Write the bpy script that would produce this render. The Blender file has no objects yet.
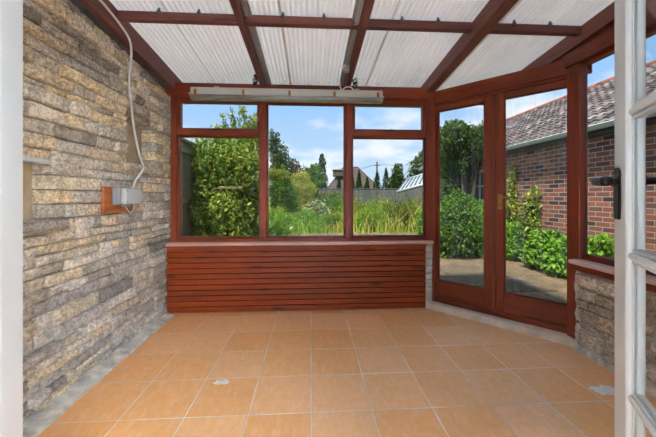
import bpy, math, random
import numpy as np
from mathutils import Vector, Matrix, noise as mnoise

random.seed(7)
RNG = np.random.default_rng(11)
SC = bpy.context.scene
COL = SC.collection
R = math.radians
D = bpy.data

# ------------------------------------------------------------------ helpers
def tag(o, label=None, cat=None, group=None, kind=None):
    if label: o['label'] = label
    if cat: o['category'] = cat
    if group: o['group'] = group
    if kind: o['kind'] = kind
    return o

WLOC = {}
def empty(name, loc=(0, 0, 0), rz=0.0, label=None, cat=None, group=None, kind=None):
    o = D.objects.new(name, None)
    COL.objects.link(o)
    o.location = loc
    o.rotation_euler = (0, 0, rz)
    o.empty_display_size = 0.1
    WLOC[o.name] = Vector(loc)
    return tag(o, label, cat, group, kind)

def link_mesh(name, me, parent=None):
    o = D.objects.new(name, me)
    COL.objects.link(o)
    if parent is not None:
        o.parent = parent
        WLOC[o.name] = WLOC.get(parent.name, Vector((0, 0, 0)))
    else:
        WLOC[o.name] = Vector((0, 0, 0))
    return o

class MB:
    """collects geometry, links it as one mesh object"""
    def __init__(self):
        self.v = []; self.f = []; self.sm = []; self.mi = []
    def add(self, vs, fs, M=None, smooth=False, mi=0):
        b = len(self.v)
        for p in vs:
            p = Vector(p)
            self.v.append(M @ p if M is not None else p)
        for q in fs:
            self.f.append([i + b for i in q]); self.sm.append(smooth); self.mi.append(mi)
        return self
    def box(self, x0, x1, y0, y1, z0, z1, b=0.004, M=None, mi=0):
        if x0 > x1: x0, x1 = x1, x0
        if y0 > y1: y0, y1 = y1, y0
        if z0 > z1: z0, z1 = z1, z0
        b = min(b, (x1 - x0) * .45, (y1 - y0) * .45, (z1 - z0) * .45)
        lo = (x0, y0, z0); hi = (x1, y1, z1)
        vs = []; idx = {}
        for sx in (0, 1):
            for sy in (0, 1):
                for sz in (0, 1):
                    s = (sx, sy, sz)
                    for ax in range(3):
                        p = [0, 0, 0]
                        for k in range(3):
                            e = hi[k] if s[k] else lo[k]
                            if k != ax: e += (-b if s[k] else b)
                            p[k] = e
                        idx[(s, ax)] = len(vs); vs.append(p)
        fs = []
        def S(ax, a, u, c):
            s = [0, 0, 0]; s[ax] = a; s[(ax + 1) % 3] = u; s[(ax + 2) % 3] = c
            return tuple(s)
        for ax in range(3):
            for a in (0, 1):
                q = [idx[(S(ax, a, u, c), ax)] for u, c in ((0, 0), (1, 0), (1, 1), (0, 1))]
                fs.append(q if a else q[::-1])
        for ax in range(3):            # edges running along ax
            b1, c1 = (ax + 1) % 3, (ax + 2) % 3
            for u in (0, 1):
                for c in (0, 1):
                    s0 = S(ax, 0, u, c); s1 = S(ax, 1, u, c)
                    q = [idx[(s0, b1)], idx[(s1, b1)], idx[(s1, c1)], idx[(s0, c1)]]
                    if (u + c) % 2 == 0: q = q[::-1]
                    fs.append(q)
        for s in [(a, b_, c) for a in (0, 1) for b_ in (0, 1) for c in (0, 1)]:
            q = [idx[(s, 0)], idx[(s, 1)], idx[(s, 2)]]
            if sum(s) % 2 == 0: q = q[::-1]
            fs.append(q)
        return self.add(vs, fs, M, False, mi)
    def cyl(self, p0, p1, r0, r1=None, n=12, caps=True, mi=0):
        r1 = r0 if r1 is None else r1
        p0 = Vector(p0); p1 = Vector(p1); d = (p1 - p0).normalized()
        a = d.orthogonal().normalized(); c = d.cross(a)
        vs = []
        for p, r in ((p0, r0), (p1, r1)):
            for i in range(n):
                t = 2 * math.pi * i / n
                vs.append(p + (a * math.cos(t) + c * math.sin(t)) * r)
        fs = [[i, (i + 1) % n, n + (i + 1) % n, n + i] for i in range(n)]
        self.add(vs, fs, None, True, mi)
        if caps:
            self.add(vs[:n], [list(range(n))[::-1]], None, False, mi)
            self.add(vs[n:], [list(range(n))], None, False, mi)
        return self
    def tube(self, pts, r, n=8, sub=6, mi=0, radii=None):
        P = [Vector(p) for p in pts]
        if sub > 1 and len(P) > 2:
            Q = []
            RR = []
            for i in range(len(P) - 1):
                a = P[max(i - 1, 0)]; b = P[i]; c = P[i + 1]; d = P[min(i + 2, len(P) - 1)]
                for k in range(sub):
                    t = k / sub
                    Q.append(.5 * ((2 * b) + (c - a) * t + (2 * a - 5 * b + 4 * c - d) * t * t + (3 * b - a - 3 * c + d) * t ** 3))
                    if radii: RR.append(radii[i] * (1 - t) + radii[i + 1] * t)
            Q.append(P[-1])
            if radii: RR.append(radii[-1])
            P = Q
        else:
            RR = list(radii) if radii else None
        vs = []
        up = None
        for i, p in enumerate(P):
            t = (P[min(i + 1, len(P) - 1)] - P[max(i - 1, 0)]).normalized()
            a = t.orthogonal().normalized() if up is None else (up - t * up.dot(t)).normalized()
            up = a
            c = t.cross(a)
            rr = RR[i] if RR else r
            for k in range(n):
                th = 2 * math.pi * k / n
                vs.append(p + (a * math.cos(th) + c * math.sin(th)) * rr)
        fs = []
        for i in range(len(P) - 1):
            for k in range(n):
                fs.append([i * n + k, i * n + (k + 1) % n, (i + 1) * n + (k + 1) % n, (i + 1) * n + k])
        fs.append(list(range(n))[::-1]); fs.append([(len(P) - 1) * n + k for k in range(n)])
        return self.add(vs, fs, None, True, mi)
    def build(self, name, mat, parent=None, local=False, **tags):
        off = Vector((0, 0, 0))
        if parent is not None and not local: off = WLOC.get(parent.name, off)
        me = D.meshes.new(name)
        me.from_pydata([tuple(p - off) for p in self.v], [], self.f)
        me.polygons.foreach_set('use_smooth', self.sm)
        mats = mat if isinstance(mat, (list, tuple)) else [mat]
        for m in mats: me.materials.append(m)
        if len(mats) > 1: me.polygons.foreach_set('material_index', self.mi)
        me.update()
        o = link_mesh(name, me, parent)
        return tag(o, **tags) if tags else o

def np_mesh(name, V, F, mat, parent=None, smooth=False):
    off = np.array(WLOC[parent.name]) if parent is not None else np.zeros(3)
    me = D.meshes.new(name)
    V = (V - off).astype(np.float32)
    k = F.shape[1]
    me.vertices.add(len(V)); me.vertices.foreach_set('co', V.ravel())
    me.loops.add(F.size); me.loops.foreach_set('vertex_index', F.astype(np.int32).ravel())
    me.polygons.add(len(F))
    me.polygons.foreach_set('loop_start', np.arange(0, F.size, k, dtype=np.int32))
    me.polygons.foreach_set('use_smooth', np.full(len(F), smooth))
    me.materials.append(mat)
    me.update(calc_edges=True); me.validate()
    return link_mesh(name, me, parent)

# ------------------------------------------------------------------ materials
class NT:
    def __init__(self, name):
        self.m = D.materials.new(name); self.m.use_nodes = True
        self.t = self.m.node_tree; self.t.nodes.clear()
        self.out = self.t.nodes.new('ShaderNodeOutputMaterial')
    def n(self, typ, **kw):
        x = self.t.nodes.new('ShaderNode' + typ)
        for k, v in kw.items():
            if k in x.inputs.keys(): pass
            setattr(x, k, v)
        return x
    def l(self, a, b): self.t.links.new(a, b)
    def val(self, sock, v):
        if hasattr(v, 'is_output') or isinstance(v, bpy.types.NodeSocket): self.l(v, sock)
        else: sock.default_value = v
    def obj(self): return self.n('TexCoord').outputs['Object']
    def map(self, vec, scale=(1, 1, 1), rot=(0, 0, 0), loc=(0, 0, 0)):
        x = self.n('Mapping'); self.l(vec, x.inputs['Vector'])
        x.inputs['Scale'].default_value = scale; x.inputs['Rotation'].default_value = rot; x.inputs['Location'].default_value = loc
        return x.outputs[0]
    def noise(self, vec, scale=5, detail=4, rough=.55, dist=0):
        x = self.n('TexNoise'); self.l(vec, x.inputs['Vector'])
        x.inputs['Scale'].default_value = scale; x.inputs['Detail'].default_value = detail
        x.inputs['Roughness'].default_value = rough; x.inputs['Distortion'].default_value = dist
        return x.outputs['Fac']
    def ramp(self, fac, stops, interp='LINEAR'):
        x = self.n('ValToRGB'); self.l(fac, x.inputs[0]); e = x.color_ramp.elements
        x.color_ramp.interpolation = interp
        while len(e) > 1: e.remove(e[-1])
        for i, (p, c) in enumerate(stops):
            el = e[0] if i == 0 else e.new(p)
            el.position = p; el.color = (c[0], c[1], c[2], 1) if isinstance(c, (tuple, list)) else (c, c, c, 1)
        return x.outputs['Color']
    def mix(self, fac, a, b, mode='MIX'):
        x = self.n('Mix'); x.data_type = 'RGBA'; x.blend_type = mode
        self.val(x.inputs['Factor'], fac)
        for s, v in ((x.inputs[6], a), (x.inputs[7], b)):
            if isinstance(v, bpy.types.NodeSocket): self.l(v, s)
            else: s.default_value = (v[0], v[1], v[2], 1)
        return x.outputs[2]
    def math(self, op, a, b=0.0, c=None):
        x = self.n('Math'); x.operation = op
        self.val(x.inputs[0], a); self.val(x.inputs[1], b)
        if c is not None: self.val(x.inputs[2], c)
        return x.outputs[0]
    def bump(self, h, strength=.3, dist=.01):
        x = self.n('Bump'); self.l(h, x.inputs['Height'])
        x.inputs['Strength'].default_value = strength; x.inputs['Distance'].default_value = dist
        return x.outputs[0]
    def pri(self, color, rough=.6, normal=None, spec=.5, metal=0, **kw):
        x = self.n('BsdfPrincipled')
        if isinstance(color, bpy.types.NodeSocket): self.l(color, x.inputs['Base Color'])
        else: x.inputs['Base Color'].default_value = (color[0], color[1], color[2], 1)
        self.val(x.inputs['Roughness'], rough)
        x.inputs['Specular IOR Level'].default_value = spec
        x.inputs['Metallic'].default_value = metal
        if normal is not None: self.l(normal, x.inputs['Normal'])
        for k, v in kw.items(): x.inputs[k].default_value = v
        return x.outputs[0]
    def done(self, s): self.l(s, self.out.inputs['Surface']); return self.m
    def island(self): return self.n('NewGeometry').outputs['Random Per Island']

def c8(r, g, b):
    def f(x):
        x /= 255.
        return x / 12.92 if x <= .04045 else ((x + .055) / 1.055) ** 2.4
    return (f(r), f(g), f(b))

def mat_wood(name, axis, dark, mid, light, rough=.42, scale=1.0, knots=False):
    t = NT(name); o = t.obj()
    s = {'X': (1.2, 22, 22), 'Y': (22, 1.2, 22), 'Z': (22, 22, 1.2)}[axis]
    v = t.map(o, tuple(q * scale for q in s))
    g = t.noise(v, 2.2, 5, .62, .6)
    big = t.noise(t.map(o, tuple(q * .12 for q in s)), 2.0, 3)
    c = t.ramp(g, [(.28, dark), (.5, mid), (.74, light)])
    c = t.mix(.35, c, t.ramp(big, [(.3, dark), (.7, light)]))
    isl = t.ramp(t.island(), [(0, (.82, .82, .82)), (1, (1.14, 1.14, 1.14))])
    c = t.mix(1, c, isl, 'MULTIPLY')
    if knots:
        vo = t.n('TexVoronoi'); t.l(t.map(o, (2.6, 1, 11)), vo.inputs['Vector']); vo.inputs['Scale'].default_value = 1.0
        k = t.ramp(vo.outputs['Distance'], [(.12, 1.0), (.23, 0.0)])
        kk = t.math('MULTIPLY', k, .8)
        c = t.mix(kk, c, (dark[0] * .3, dark[1] * .35, dark[2] * .4))
    return t.done(t.pri(c, rough, t.bump(g, .12, .002), .35))

def mat_plain(name, col, rough=.5, var=.12, nscale=8, metal=0, spec=.5, bump=0.0):
    t = NT(name); n = t.noise(t.obj(), nscale, 4)
    a = tuple(x * (1 - var) for x in col); b = tuple(min(1, x * (1 + var)) for x in col)
    c = t.ramp(n, [(.3, a), (.7, b)])
    nm = t.bump(t.noise(t.obj(), nscale * 8, 3), bump, .004) if bump else None
    return t.done(t.pri(c, rough, nm, spec, metal))

def mat_stone(name, cols, bump=.7, scale=1.0, warmtop=True, contrast=.5):
    t = NT(name); o = t.obj(); isl = t.island()
    c = t.ramp(isl, [(i / (len(cols) - 1), q) for i, q in enumerate(cols)])
    n1 = t.noise(o, 9 * scale, 6, .68); n2 = t.noise(o, 45 * scale, 5, .72); n3 = t.noise(o, 3 * scale, 3)
    c = t.mix(.62, c, t.ramp(n1, [(.30, (.48, .47, .46)), (.5, (.97, .96, .95)), (.70, (1.35, 1.35, 1.34))]), 'MULTIPLY')
    c = t.mix(contrast, c, t.ramp(n2, [(.36, (.22, .21, .2)), (.5, (1, 1, 1)), (.64, (1.7, 1.7, 1.7))]), 'MULTIPLY')
    n4 = t.noise(t.map(o, (60, 60, 140)), 1.0, 4, .7)
    c = t.mix(contrast * .8, c, t.ramp(n4, [(.36, (.35, .34, .33)), (.5, (1, 1, 1)), (.64, (1.6, 1.6, 1.6))]), 'MULTIPLY')
    wt = t.ramp(n3, [(.62, 0.0), (.8, 1.0)])
    c = t.mix(t.math('MULTIPLY', wt, .45), c, (.62, .6, .56))
    if warmtop:          # foot darker and greyer, upper courses lighter and warmer
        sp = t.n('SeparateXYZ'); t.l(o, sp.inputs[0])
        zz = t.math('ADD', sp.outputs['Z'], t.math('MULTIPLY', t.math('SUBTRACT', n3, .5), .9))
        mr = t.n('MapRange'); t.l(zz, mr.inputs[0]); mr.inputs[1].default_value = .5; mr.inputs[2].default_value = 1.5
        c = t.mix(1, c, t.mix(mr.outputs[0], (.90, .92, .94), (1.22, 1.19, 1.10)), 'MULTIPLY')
    h = t.math('ADD', t.math('MULTIPLY', n1, 1.0), t.math('MULTIPLY', n2, .45))
    return t.done(t.pri(c, .92, t.bump(h, bump, .018), .15))

def mat_leaf(name, cols, trans=.35, rough=.55):
    t = NT(name)
    c = t.ramp(t.island(), [(i / max(1, len(cols) - 1), q) for i, q in enumerate(cols)])
    c = t.mix(1, c, (1.04, 1.0, .58), 'MULTIPLY')
    n = t.noise(t.obj(), 1.7, 2)
    c = t.mix(.6, c, t.ramp(n, [(.3, (.72, .78, .7)), (.7, (1.25, 1.2, 1.1))]), 'MULTIPLY')
    p = t.pri(c, rough, None, .3)
    tr = t.n('BsdfTranslucent'); t.l(c, tr.inputs[0])
    m = t.n('MixShader'); m.inputs[0].default_value = trans
    t.l(p, m.inputs[1]); t.l(tr.outputs[0], m.inputs[2])
    return t.done(m.outputs[0])

def mat_glass(name, dirt=.03, tint=(.97, .985, .98)):
    t = NT(name)
    tr = t.n('BsdfTransparent'); tr.inputs[0].default_value = (*tint, 1)
    gl = t.n('BsdfGlossy'); gl.inputs['Roughness'].default_value = .02; gl.inputs['Color'].default_value = (1, 1, 1, 1)
    lw = t.n('LayerWeight'); lw.inputs['Blend'].default_value = .5
    ff = t.math('MULTIPLY_ADD', t.math('POWER', lw.outputs['Facing'], 5.0), .4, .004)
    m = t.n('MixShader'); t.l(ff, m.inputs[0]); t.l(tr.outputs[0], m.inputs[1]); t.l(gl.outputs[0], m.inputs[2])
    df = t.n('BsdfTranslucent'); df.inputs[0].default_value = (.85, .88, .9, 1)
    st = t.noise(t.map(t.obj(), (9, 9, .9)), 3, 4, .6)
    d = t.math('MULTIPLY', t.ramp(st, [(.42, 0.0), (.85, 1.0)]), dirt)
    m2 = t.n('MixShader'); t.l(d, m2.inputs[0]); t.l(m.outputs[0], m2.inputs[1]); t.l(df.outputs[0], m2.inputs[2])
    return t.done(m2.outputs[0])

MAH = [c8(78, 31, 17), c8(124, 50, 27), c8(148, 69, 39)]
W = {a: mat_wood('stained_wood_' + a, a, *MAH) for a in 'XYZ'}
RAF = [c8(74, 42, 37), c8(114, 66, 58), c8(134, 82, 72)]
WR = {a: mat_wood('rafter_wood_' + a, a, *RAF, rough=.5) for a in 'XY'}
PANEL_W = mat_wood('cladding_wood', 'X', c8(94, 33, 7), c8(124, 46, 8), c8(140, 58, 12), rough=.45, knots=True)
SILL_W = mat_wood('sill_wood_painted_sheen', 'X', c8(168, 116, 104), c8(206, 164, 152), c8(226, 196, 186), rough=.3)  # pinkish-white sheen worked into the sill's base colour
SILL_WY = mat_wood('sill_wood_painted_sheen_side', 'Y', c8(200, 156, 144), c8(232, 202, 192), c8(242, 224, 216), rough=.3)  # same wood, colour brightened further for the sheen on the side sill
BOARD_W = mat_wood('mounting_board_wood', 'Y', c8(110, 56, 26), c8(168, 92, 46), c8(190, 116, 64))
FENCE_W = mat_wood('weathered_fence_wood', 'Z', c8(128, 118, 98), c8(166, 156, 134), c8(190, 180, 160), rough=.85)
GREYF_W = mat_wood('grey_fence_wood', 'Z', c8(72, 70, 68), c8(98, 95, 92), c8(120, 116, 112), rough=.85)
TRELLIS_W = mat_wood('pale_rail_wood', 'X', c8(120, 110, 82), c8(156, 146, 114), c8(176, 166, 136), rough=.8)
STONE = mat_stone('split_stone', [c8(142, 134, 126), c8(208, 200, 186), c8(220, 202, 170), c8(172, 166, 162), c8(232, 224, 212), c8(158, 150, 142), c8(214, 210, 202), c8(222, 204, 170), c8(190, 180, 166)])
STONE_B = mat_stone('dwarf_wall_stone', [c8(160, 146, 130), c8(190, 172, 148), c8(212, 200, 184), c8(166, 154, 140), c8(200, 188, 174)], warmtop=False)
MORTAR = mat_plain('old_mortar', c8(176, 168, 154), .95, .3, 14, spec=.1, bump=.5)
PALE_MORTAR = mat_plain('pale_mortar', c8(202, 198, 190), .95, .15, 20, spec=.1, bump=.5)
KERB = mat_plain('cement_fillet', c8(200, 195, 186), .9, .45, 11, spec=.2, bump=.6)
STEP = mat_plain('threshold_stone', c8(222, 212, 198), .85, .16, 9, spec=.25, bump=.5)
PLASTER = mat_plain('niche_render', c8(186, 168, 140), .95, .2, 9, spec=.1, bump=.4)
LEAD = mat_plain('lead_flashing', c8(96, 98, 104), .6, .2, 6, .3)
WHITE = mat_plain('white_gloss_paint', c8(216, 219, 220), .38, .03, 5)
WHITEPL = mat_plain('white_plaster', c8(226, 229, 232), .9, .03, 5)
GREYPL = mat_plain('grey_plastic', c8(150, 156, 160), .45, .04, 5)
LGREYPL = mat_plain('pale_grey_plastic', c8(196, 200, 202), .45, .04, 5)
CABLE = mat_plain('white_cable', c8(240, 240, 236), .5, .05, 5)
BLACK = mat_plain('black_iron', c8(30, 30, 31), .42, .15, 30, .2, bump=.15)
BRASS = mat_plain('aged_brass', c8(176, 142, 78), .32, .15, 30, .9)
ALU = mat_plain('dull_aluminium', c8(168, 170, 168), .5, .12, 14, .4)
RUST = mat_plain('rusty_clip', c8(168, 120, 58), .6, .2, 40, .3)
BATTEN = mat_plain('batten_enamel', c8(198, 198, 190), .5, .06, 6)
GUTTER = mat_plain('grey_gutter', c8(92, 98, 100), .5, .15, 5)
GUTTER_P = mat_plain('pale_gutter', c8(186, 194, 194), .45, .1, 5)
DARKF = mat_plain('dark_fascia', c8(52, 54, 54), .7, .2, 5)
GLASS = mat_glass('window_glass', .008)
GLASS_D = mat_glass('streaky_door_glass', .10)
PAINTSP = mat_plain('dried_white_paint', c8(248, 247, 245), .8, .12, 26)
MOSS = mat_plain('dark_debris', c8(58, 56, 52), .95, .5, 60)

def mat_diffuser():
    t = NT('grimy_diffuser')
    g = t.noise(t.map(t.obj(), (4, 10, 60)), 1.6, 3)
    c = t.ramp(g, [(.3, c8(92, 94, 88)), (.65, c8(150, 154, 152))])
    return t.done(t.pri(c, .3, None, .6))
DIFFUSER = mat_diffuser()

def mat_tile():
    t = NT('terracotta_tile'); o = t.obj()
    c = t.ramp(t.island(), [(0, c8(238, 172, 106)), (.5, c8(242, 182, 120)), (1, c8(244, 190, 138))])
    n = t.noise(o, 2.0, 5, .6); n2 = t.noise(o, 22, 5, .65)
    c = t.mix(.6, c, t.ramp(n, [(.3, (.88, .85, .81)), (.7, (1.08, 1.08, 1.10))]), 'MULTIPLY')
    c = t.mix(.5, c, t.ramp(n2, [(.3, (.86, .83, .8)), (.7, (1.1, 1.1, 1.12))]), 'MULTIPLY')
    sc = t.noise(t.map(o, (5, 1.6, 1), rot=(0, 0, .6)), 7, 6, .75)     # worn pale scuffs
    c = t.mix(t.math('MULTIPLY', t.ramp(sc, [(.48, 0.0), (.74, 1.0)]), .45), c, c8(244, 220, 200))
    vo = t.n('TexVoronoi'); t.l(o, vo.inputs['Vector']); vo.inputs['Scale'].default_value = 1.5
    k = t.ramp(vo.outputs['Distance'], [(.012, 1.0), (.035, 0.0)])
    c = t.mix(t.math('MULTIPLY', k, .6), c, c8(80, 50, 34))
    r = t.ramp(n, [(.3, .3), (.7, .46)])
    return t.done(t.pri(c, r, t.bump(n2, .08, .003), .45))
TILE = mat_tile()
GROUT = mat_plain('pale_grout', c8(236, 230, 222), .9, .35, 2.2, spec=.15)

def mat_roof_sheet():
    t = NT('corrugated_plastic'); o = t.obj()
    sp = t.n('SeparateXYZ'); t.l(o, sp.inputs[0])
    n = t.noise(o, 1.6, 5, .6); n2 = t.noise(t.map(o, (16, 1.2, 1)), 1.0, 4, .6)
    c = t.ramp(n, [(.3, (.84, .84, .81)), (.65, (.94, .935, .91))])
    c = t.mix(.5, c, t.ramp(n2, [(.3, (.9, .9, .9)), (.6, (1, 1, 1))]), 'MULTIPLY')
    # mould specks gathered at the eaves end
    mr = t.n('MapRange'); t.l(sp.outputs['Y'], mr.inputs[0]); mr.inputs[1].default_value = 2.9; mr.inputs[2].default_value = 3.2
    sk = t.ramp(t.noise(o, 17, 6, .75), [(.54, 0.0), (.62, 1.0)])
    patch = t.ramp(t.noise(t.map(o, (1, .5, 1)), 2.1, 2), [(.45, 0.0), (.58, 1.0)])
    f = t.math('MULTIPLY', t.math('MULTIPLY', sk, mr.outputs[0]), t.math('MULTIPLY', patch, .75))
    c = t.mix(f, c, (.25, .25, .22))
    tr = t.n('BsdfTranslucent'); t.l(c, tr.inputs[0])
    df = t.n('BsdfDiffuse'); t.l(c, df.inputs[0])
    m = t.n('MixShader'); m.inputs[0].default_value = .86
    t.l(tr.outputs[0], m.inputs[1]); t.l(df.outputs[0], m.inputs[2])
    gl = t.n('BsdfGlossy'); gl.inputs['Roughness'].default_value = .3
    m2 = t.n('MixShader'); m2.inputs[0].default_value = .03
    t.l(m.outputs[0], m2.inputs[1]); t.l(gl.outputs[0], m2.inputs[2])
    return t.done(m2.outputs[0])
SHEET = mat_roof_sheet()

def mat_brick():
    t = NT('variegated_brick'); o = t.obj()
    sp = t.n('SeparateXYZ'); t.l(o, sp.inputs[0])
    cb = t.n('CombineXYZ'); t.l(sp.outputs['Y'], cb.inputs[0]); t.l(sp.outputs['Z'], cb.inputs[1])
    b = t.n('TexBrick'); t.l(cb.outputs[0], b.inputs['Vector'])
    b.inputs['Scale'].default_value = 1.0; b.inputs['Brick Width'].default_value = .225; b.inputs['Row Height'].default_value = .075
    b.inputs['Mortar Size'].default_value = .006; b.inputs['Mortar Smooth'].default_value = .1; b.inputs['Bias'].default_value = 0
    b.inputs['Color1'].default_value = (0, 0, 0, 1); b.inputs['Color2'].default_value = (1, 1, 1, 1); b.inputs['Mortar'].default_value = (.5, .5, .5, 1)
    c = t.ramp(b.outputs['Color'], [(0, c8(72, 58, 60)), (.2, c8(116, 76, 68)), (.4, c8(158, 94, 74)), (.6, c8(128, 88, 78)), (.8, c8(174, 108, 82)), (1, c8(102, 80, 78))])
    n = t.noise(o, 30, 4, .6)
    c = t.mix(.5, c, t.ramp(n, [(.3, (.7, .7, .7)), (.7, (1.25, 1.25, 1.25))]), 'MULTIPLY')
    c = t.mix(b.outputs['Fac'], c, c8(188, 176, 158))
    inv = t.math('SUBTRACT', 1.0, b.outputs['Fac'])
    return t.done(t.pri(c, .9, t.bump(inv, .5, .006), .2))
BRICK = mat_brick()

def mat_clay():
    t = NT('weathered_clay_tiles'); o = t.obj()
    c = t.ramp(t.island(), [(0, c8(64, 56, 54)), (.3, c8(98, 82, 76)), (.6, c8(126, 112, 106)), (.8, c8(82, 70, 66)), (1, c8(150, 140, 134))])
    n = t.noise(o, 9, 5, .7)
    c = t.mix(.7, c, t.ramp(n, [(.3, (.6, .6, .6)), (.7, (1.3, 1.3, 1.3))]), 'MULTIPLY')
    return t.done(t.pri(c, .6, t.bump(n, .3, .006), .4))
CLAY = mat_clay()
RIDGE = mat_plain('ridge_clay', c8(150, 84, 60), .8, .2, 5)
SLATE = mat_plain('brown_hip_tiles', c8(86, 74, 66), .8, .2, 3)
HOUSE_W = mat_plain('distant_render', c8(178, 164, 150), .9, .1, 2)
FLAG = mat_stone('sandstone_flag', [c8(98, 84, 62), c8(120, 102, 76), c8(106, 94, 76), c8(134, 116, 88)], bump=.2, scale=.35, warmtop=False, contrast=.3)
SOIL = mat_plain('soil', c8(92, 88, 58), 1, .3, 4, spec=.1)

def mat_lawn():
    t = NT('rough_grass_ground'); o = t.obj()
    n = t.noise(o, .5, 5, .6); n2 = t.noise(o, 9, 4, .7)
    c = t.ramp(n, [(.3, c8(96, 116, 52)), (.55, c8(132, 142, 70)), (.75, c8(160, 156, 92))])
    c = t.mix(.6, c, t.ramp(n2, [(.3, (.6, .6, .6)), (.7, (1.3, 1.3, 1.3))]), 'MULTIPLY')
    return t.done(t.pri(c, 1, t.bump(n2, .6, .05), .1))
LAWN = mat_lawn()

L_CLIMB = mat_leaf('climber_leaf', [c8(58, 84, 40), c8(124, 150, 66), c8(172, 184, 96), c8(214, 214, 150), c8(88, 124, 54), c8(140, 160, 70)])
L_BRIGHT = mat_leaf('bright_leaf', [c8(70, 114, 42), c8(116, 166, 64), c8(154, 196, 92), c8(94, 144, 56)])
L_DARK = mat_leaf('dark_leaf', [c8(46, 66, 40), c8(70, 96, 56), c8(98, 122, 72), c8(58, 80, 48)])
L_OLIVE = mat_leaf('olive_leaf', [c8(74, 92, 50), c8(108, 126, 66), c8(132, 146, 84), c8(60, 76, 42)])
L_GOLD = mat_leaf('golden_leaf', [c8(112, 120, 46), c8(150, 154, 66), c8(182, 182, 92), c8(92, 110, 44)])
L_MID = mat_leaf('mid_green_leaf', [c8(62, 96, 46), c8(96, 136, 66), c8(126, 160, 84)])
L_GREYB = mat_leaf('purple_grey_leaf', [c8(72, 70, 64), c8(98, 94, 84), c8(84, 96, 66)])
L_CYP = mat_leaf('cypress_leaf', [c8(40, 62, 40), c8(62, 88, 54), c8(52, 74, 48)])
L_WHITE = mat_leaf('white_blossom', [c8(214, 216, 236), c8(232, 234, 250), c8(190, 200, 190)])
L_YEL = mat_leaf('yellow_flower', [c8(220, 206, 70), c8(232, 220, 110)])
G_GRASS = mat_leaf('meadow_blade', [c8(112, 140, 66), c8(152, 168, 90), c8(186, 184, 118), c8(196, 188, 134), c8(130, 156, 76)], .3)
G_LUSH = mat_leaf('lush_blade', [c8(98, 140, 58), c8(130, 170, 80), c8(164, 190, 104)], .3)
G_STRAW = mat_leaf('straw_blade', [c8(186, 176, 112), c8(206, 198, 140), c8(160, 164, 90)], .3)
BARK = mat_plain('bark', c8(92, 80, 66), .95, .3, 20, bump=.5)

# ------------------------------------------------------------------ camera (level, lens shifted)
F_PX = 300.0
TH = math.atan(17 / F_PX)
EYE = 1.167
cd = D.cameras.new('camera'); cam = D.objects.new('camera', cd); COL.objects.link(cam)
cam.location = (0, 0, EYE); cam.rotation_euler = (R(90), 0, -TH)
cd.sensor_width = 36; cd.sensor_fit = 'HORIZONTAL'; cd.lens = 36 * F_PX / 656
cd.shift_y = -22.5 / 656
cd.clip_start = .02; cd.clip_end = 500
SC.camera = cam

def ray(x, y):
    a = (x - 328) / F_PX; b = (196 - y) / F_PX
    return Vector((a * math.cos(TH) + math.sin(TH), math.cos(TH) - a * math.sin(TH), b))
def at(x, y, Y):      # where the garden thing seen at (x, y) stands, Y metres out
    r = ray(x, y); return Vector((0, 0, EYE)) + r * (Y / r.y)

# ------------------------------------------------------------------ floor
ST = dict(kind='structure')
def roofz(Y): return 2.375 + .1 * (3.1 - Y)

mb = MB()
T = .3335
for i in range(-5, 8):
    for j in range(-3, 13):
        x0 = i * T; y0 = 1.62 + (j - 3) * T - T * 1
        x1 = x0 + T; y1 = y0 + T
        if x1 < -1.6 or x0 > 2.35 or y1 < -.2: continue
        g = .0027; z = .0 + random.uniform(-.0006, .0006)
        if y0 > 3.3: continue
        # no tiles under the angled bay
        if x0 + y0 > 4.5: continue
        mb.box(x0 + g, x1 - g, y0 + g, y1 - g, -.012, z, .0010)
fl = mb.build('floor', TILE, label='terracotta tiled conservatory floor with pale grout lines', cat='floor', kind='structure')
mb = MB(); mb.box(-1.6, 2.35, -.3, 3.3, -.06, -.0011, .001)
mb.build('grout_bed', GROUT, fl)
def splash(x, y, w, d, n, seed):
    rr = random.Random(seed); m = MB()
    pts = []
    for k in range(n):
        a = 2 * math.pi * k / n; q = rr.uniform(.55, 1.0)
        pts.append((x + math.cos(a) * w * q, y + math.sin(a) * d * q))
    vs = [(px, py, .0012) for px, py in pts] + [(x, y, .0042)]
    m.add(vs, [[k, (k + 1) % n, n] for k in range(n)])
    return m
splash(-.56, 1.915, .062, .034, 19, 3).build('paint_splash', PAINTSP, fl, label='small dried white paint patch')
splash(1.76, 1.70, .10, .06, 23, 5).build('paint_splash', PAINTSP, fl, label='larger dried white paint patch by the stone wall')

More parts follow.
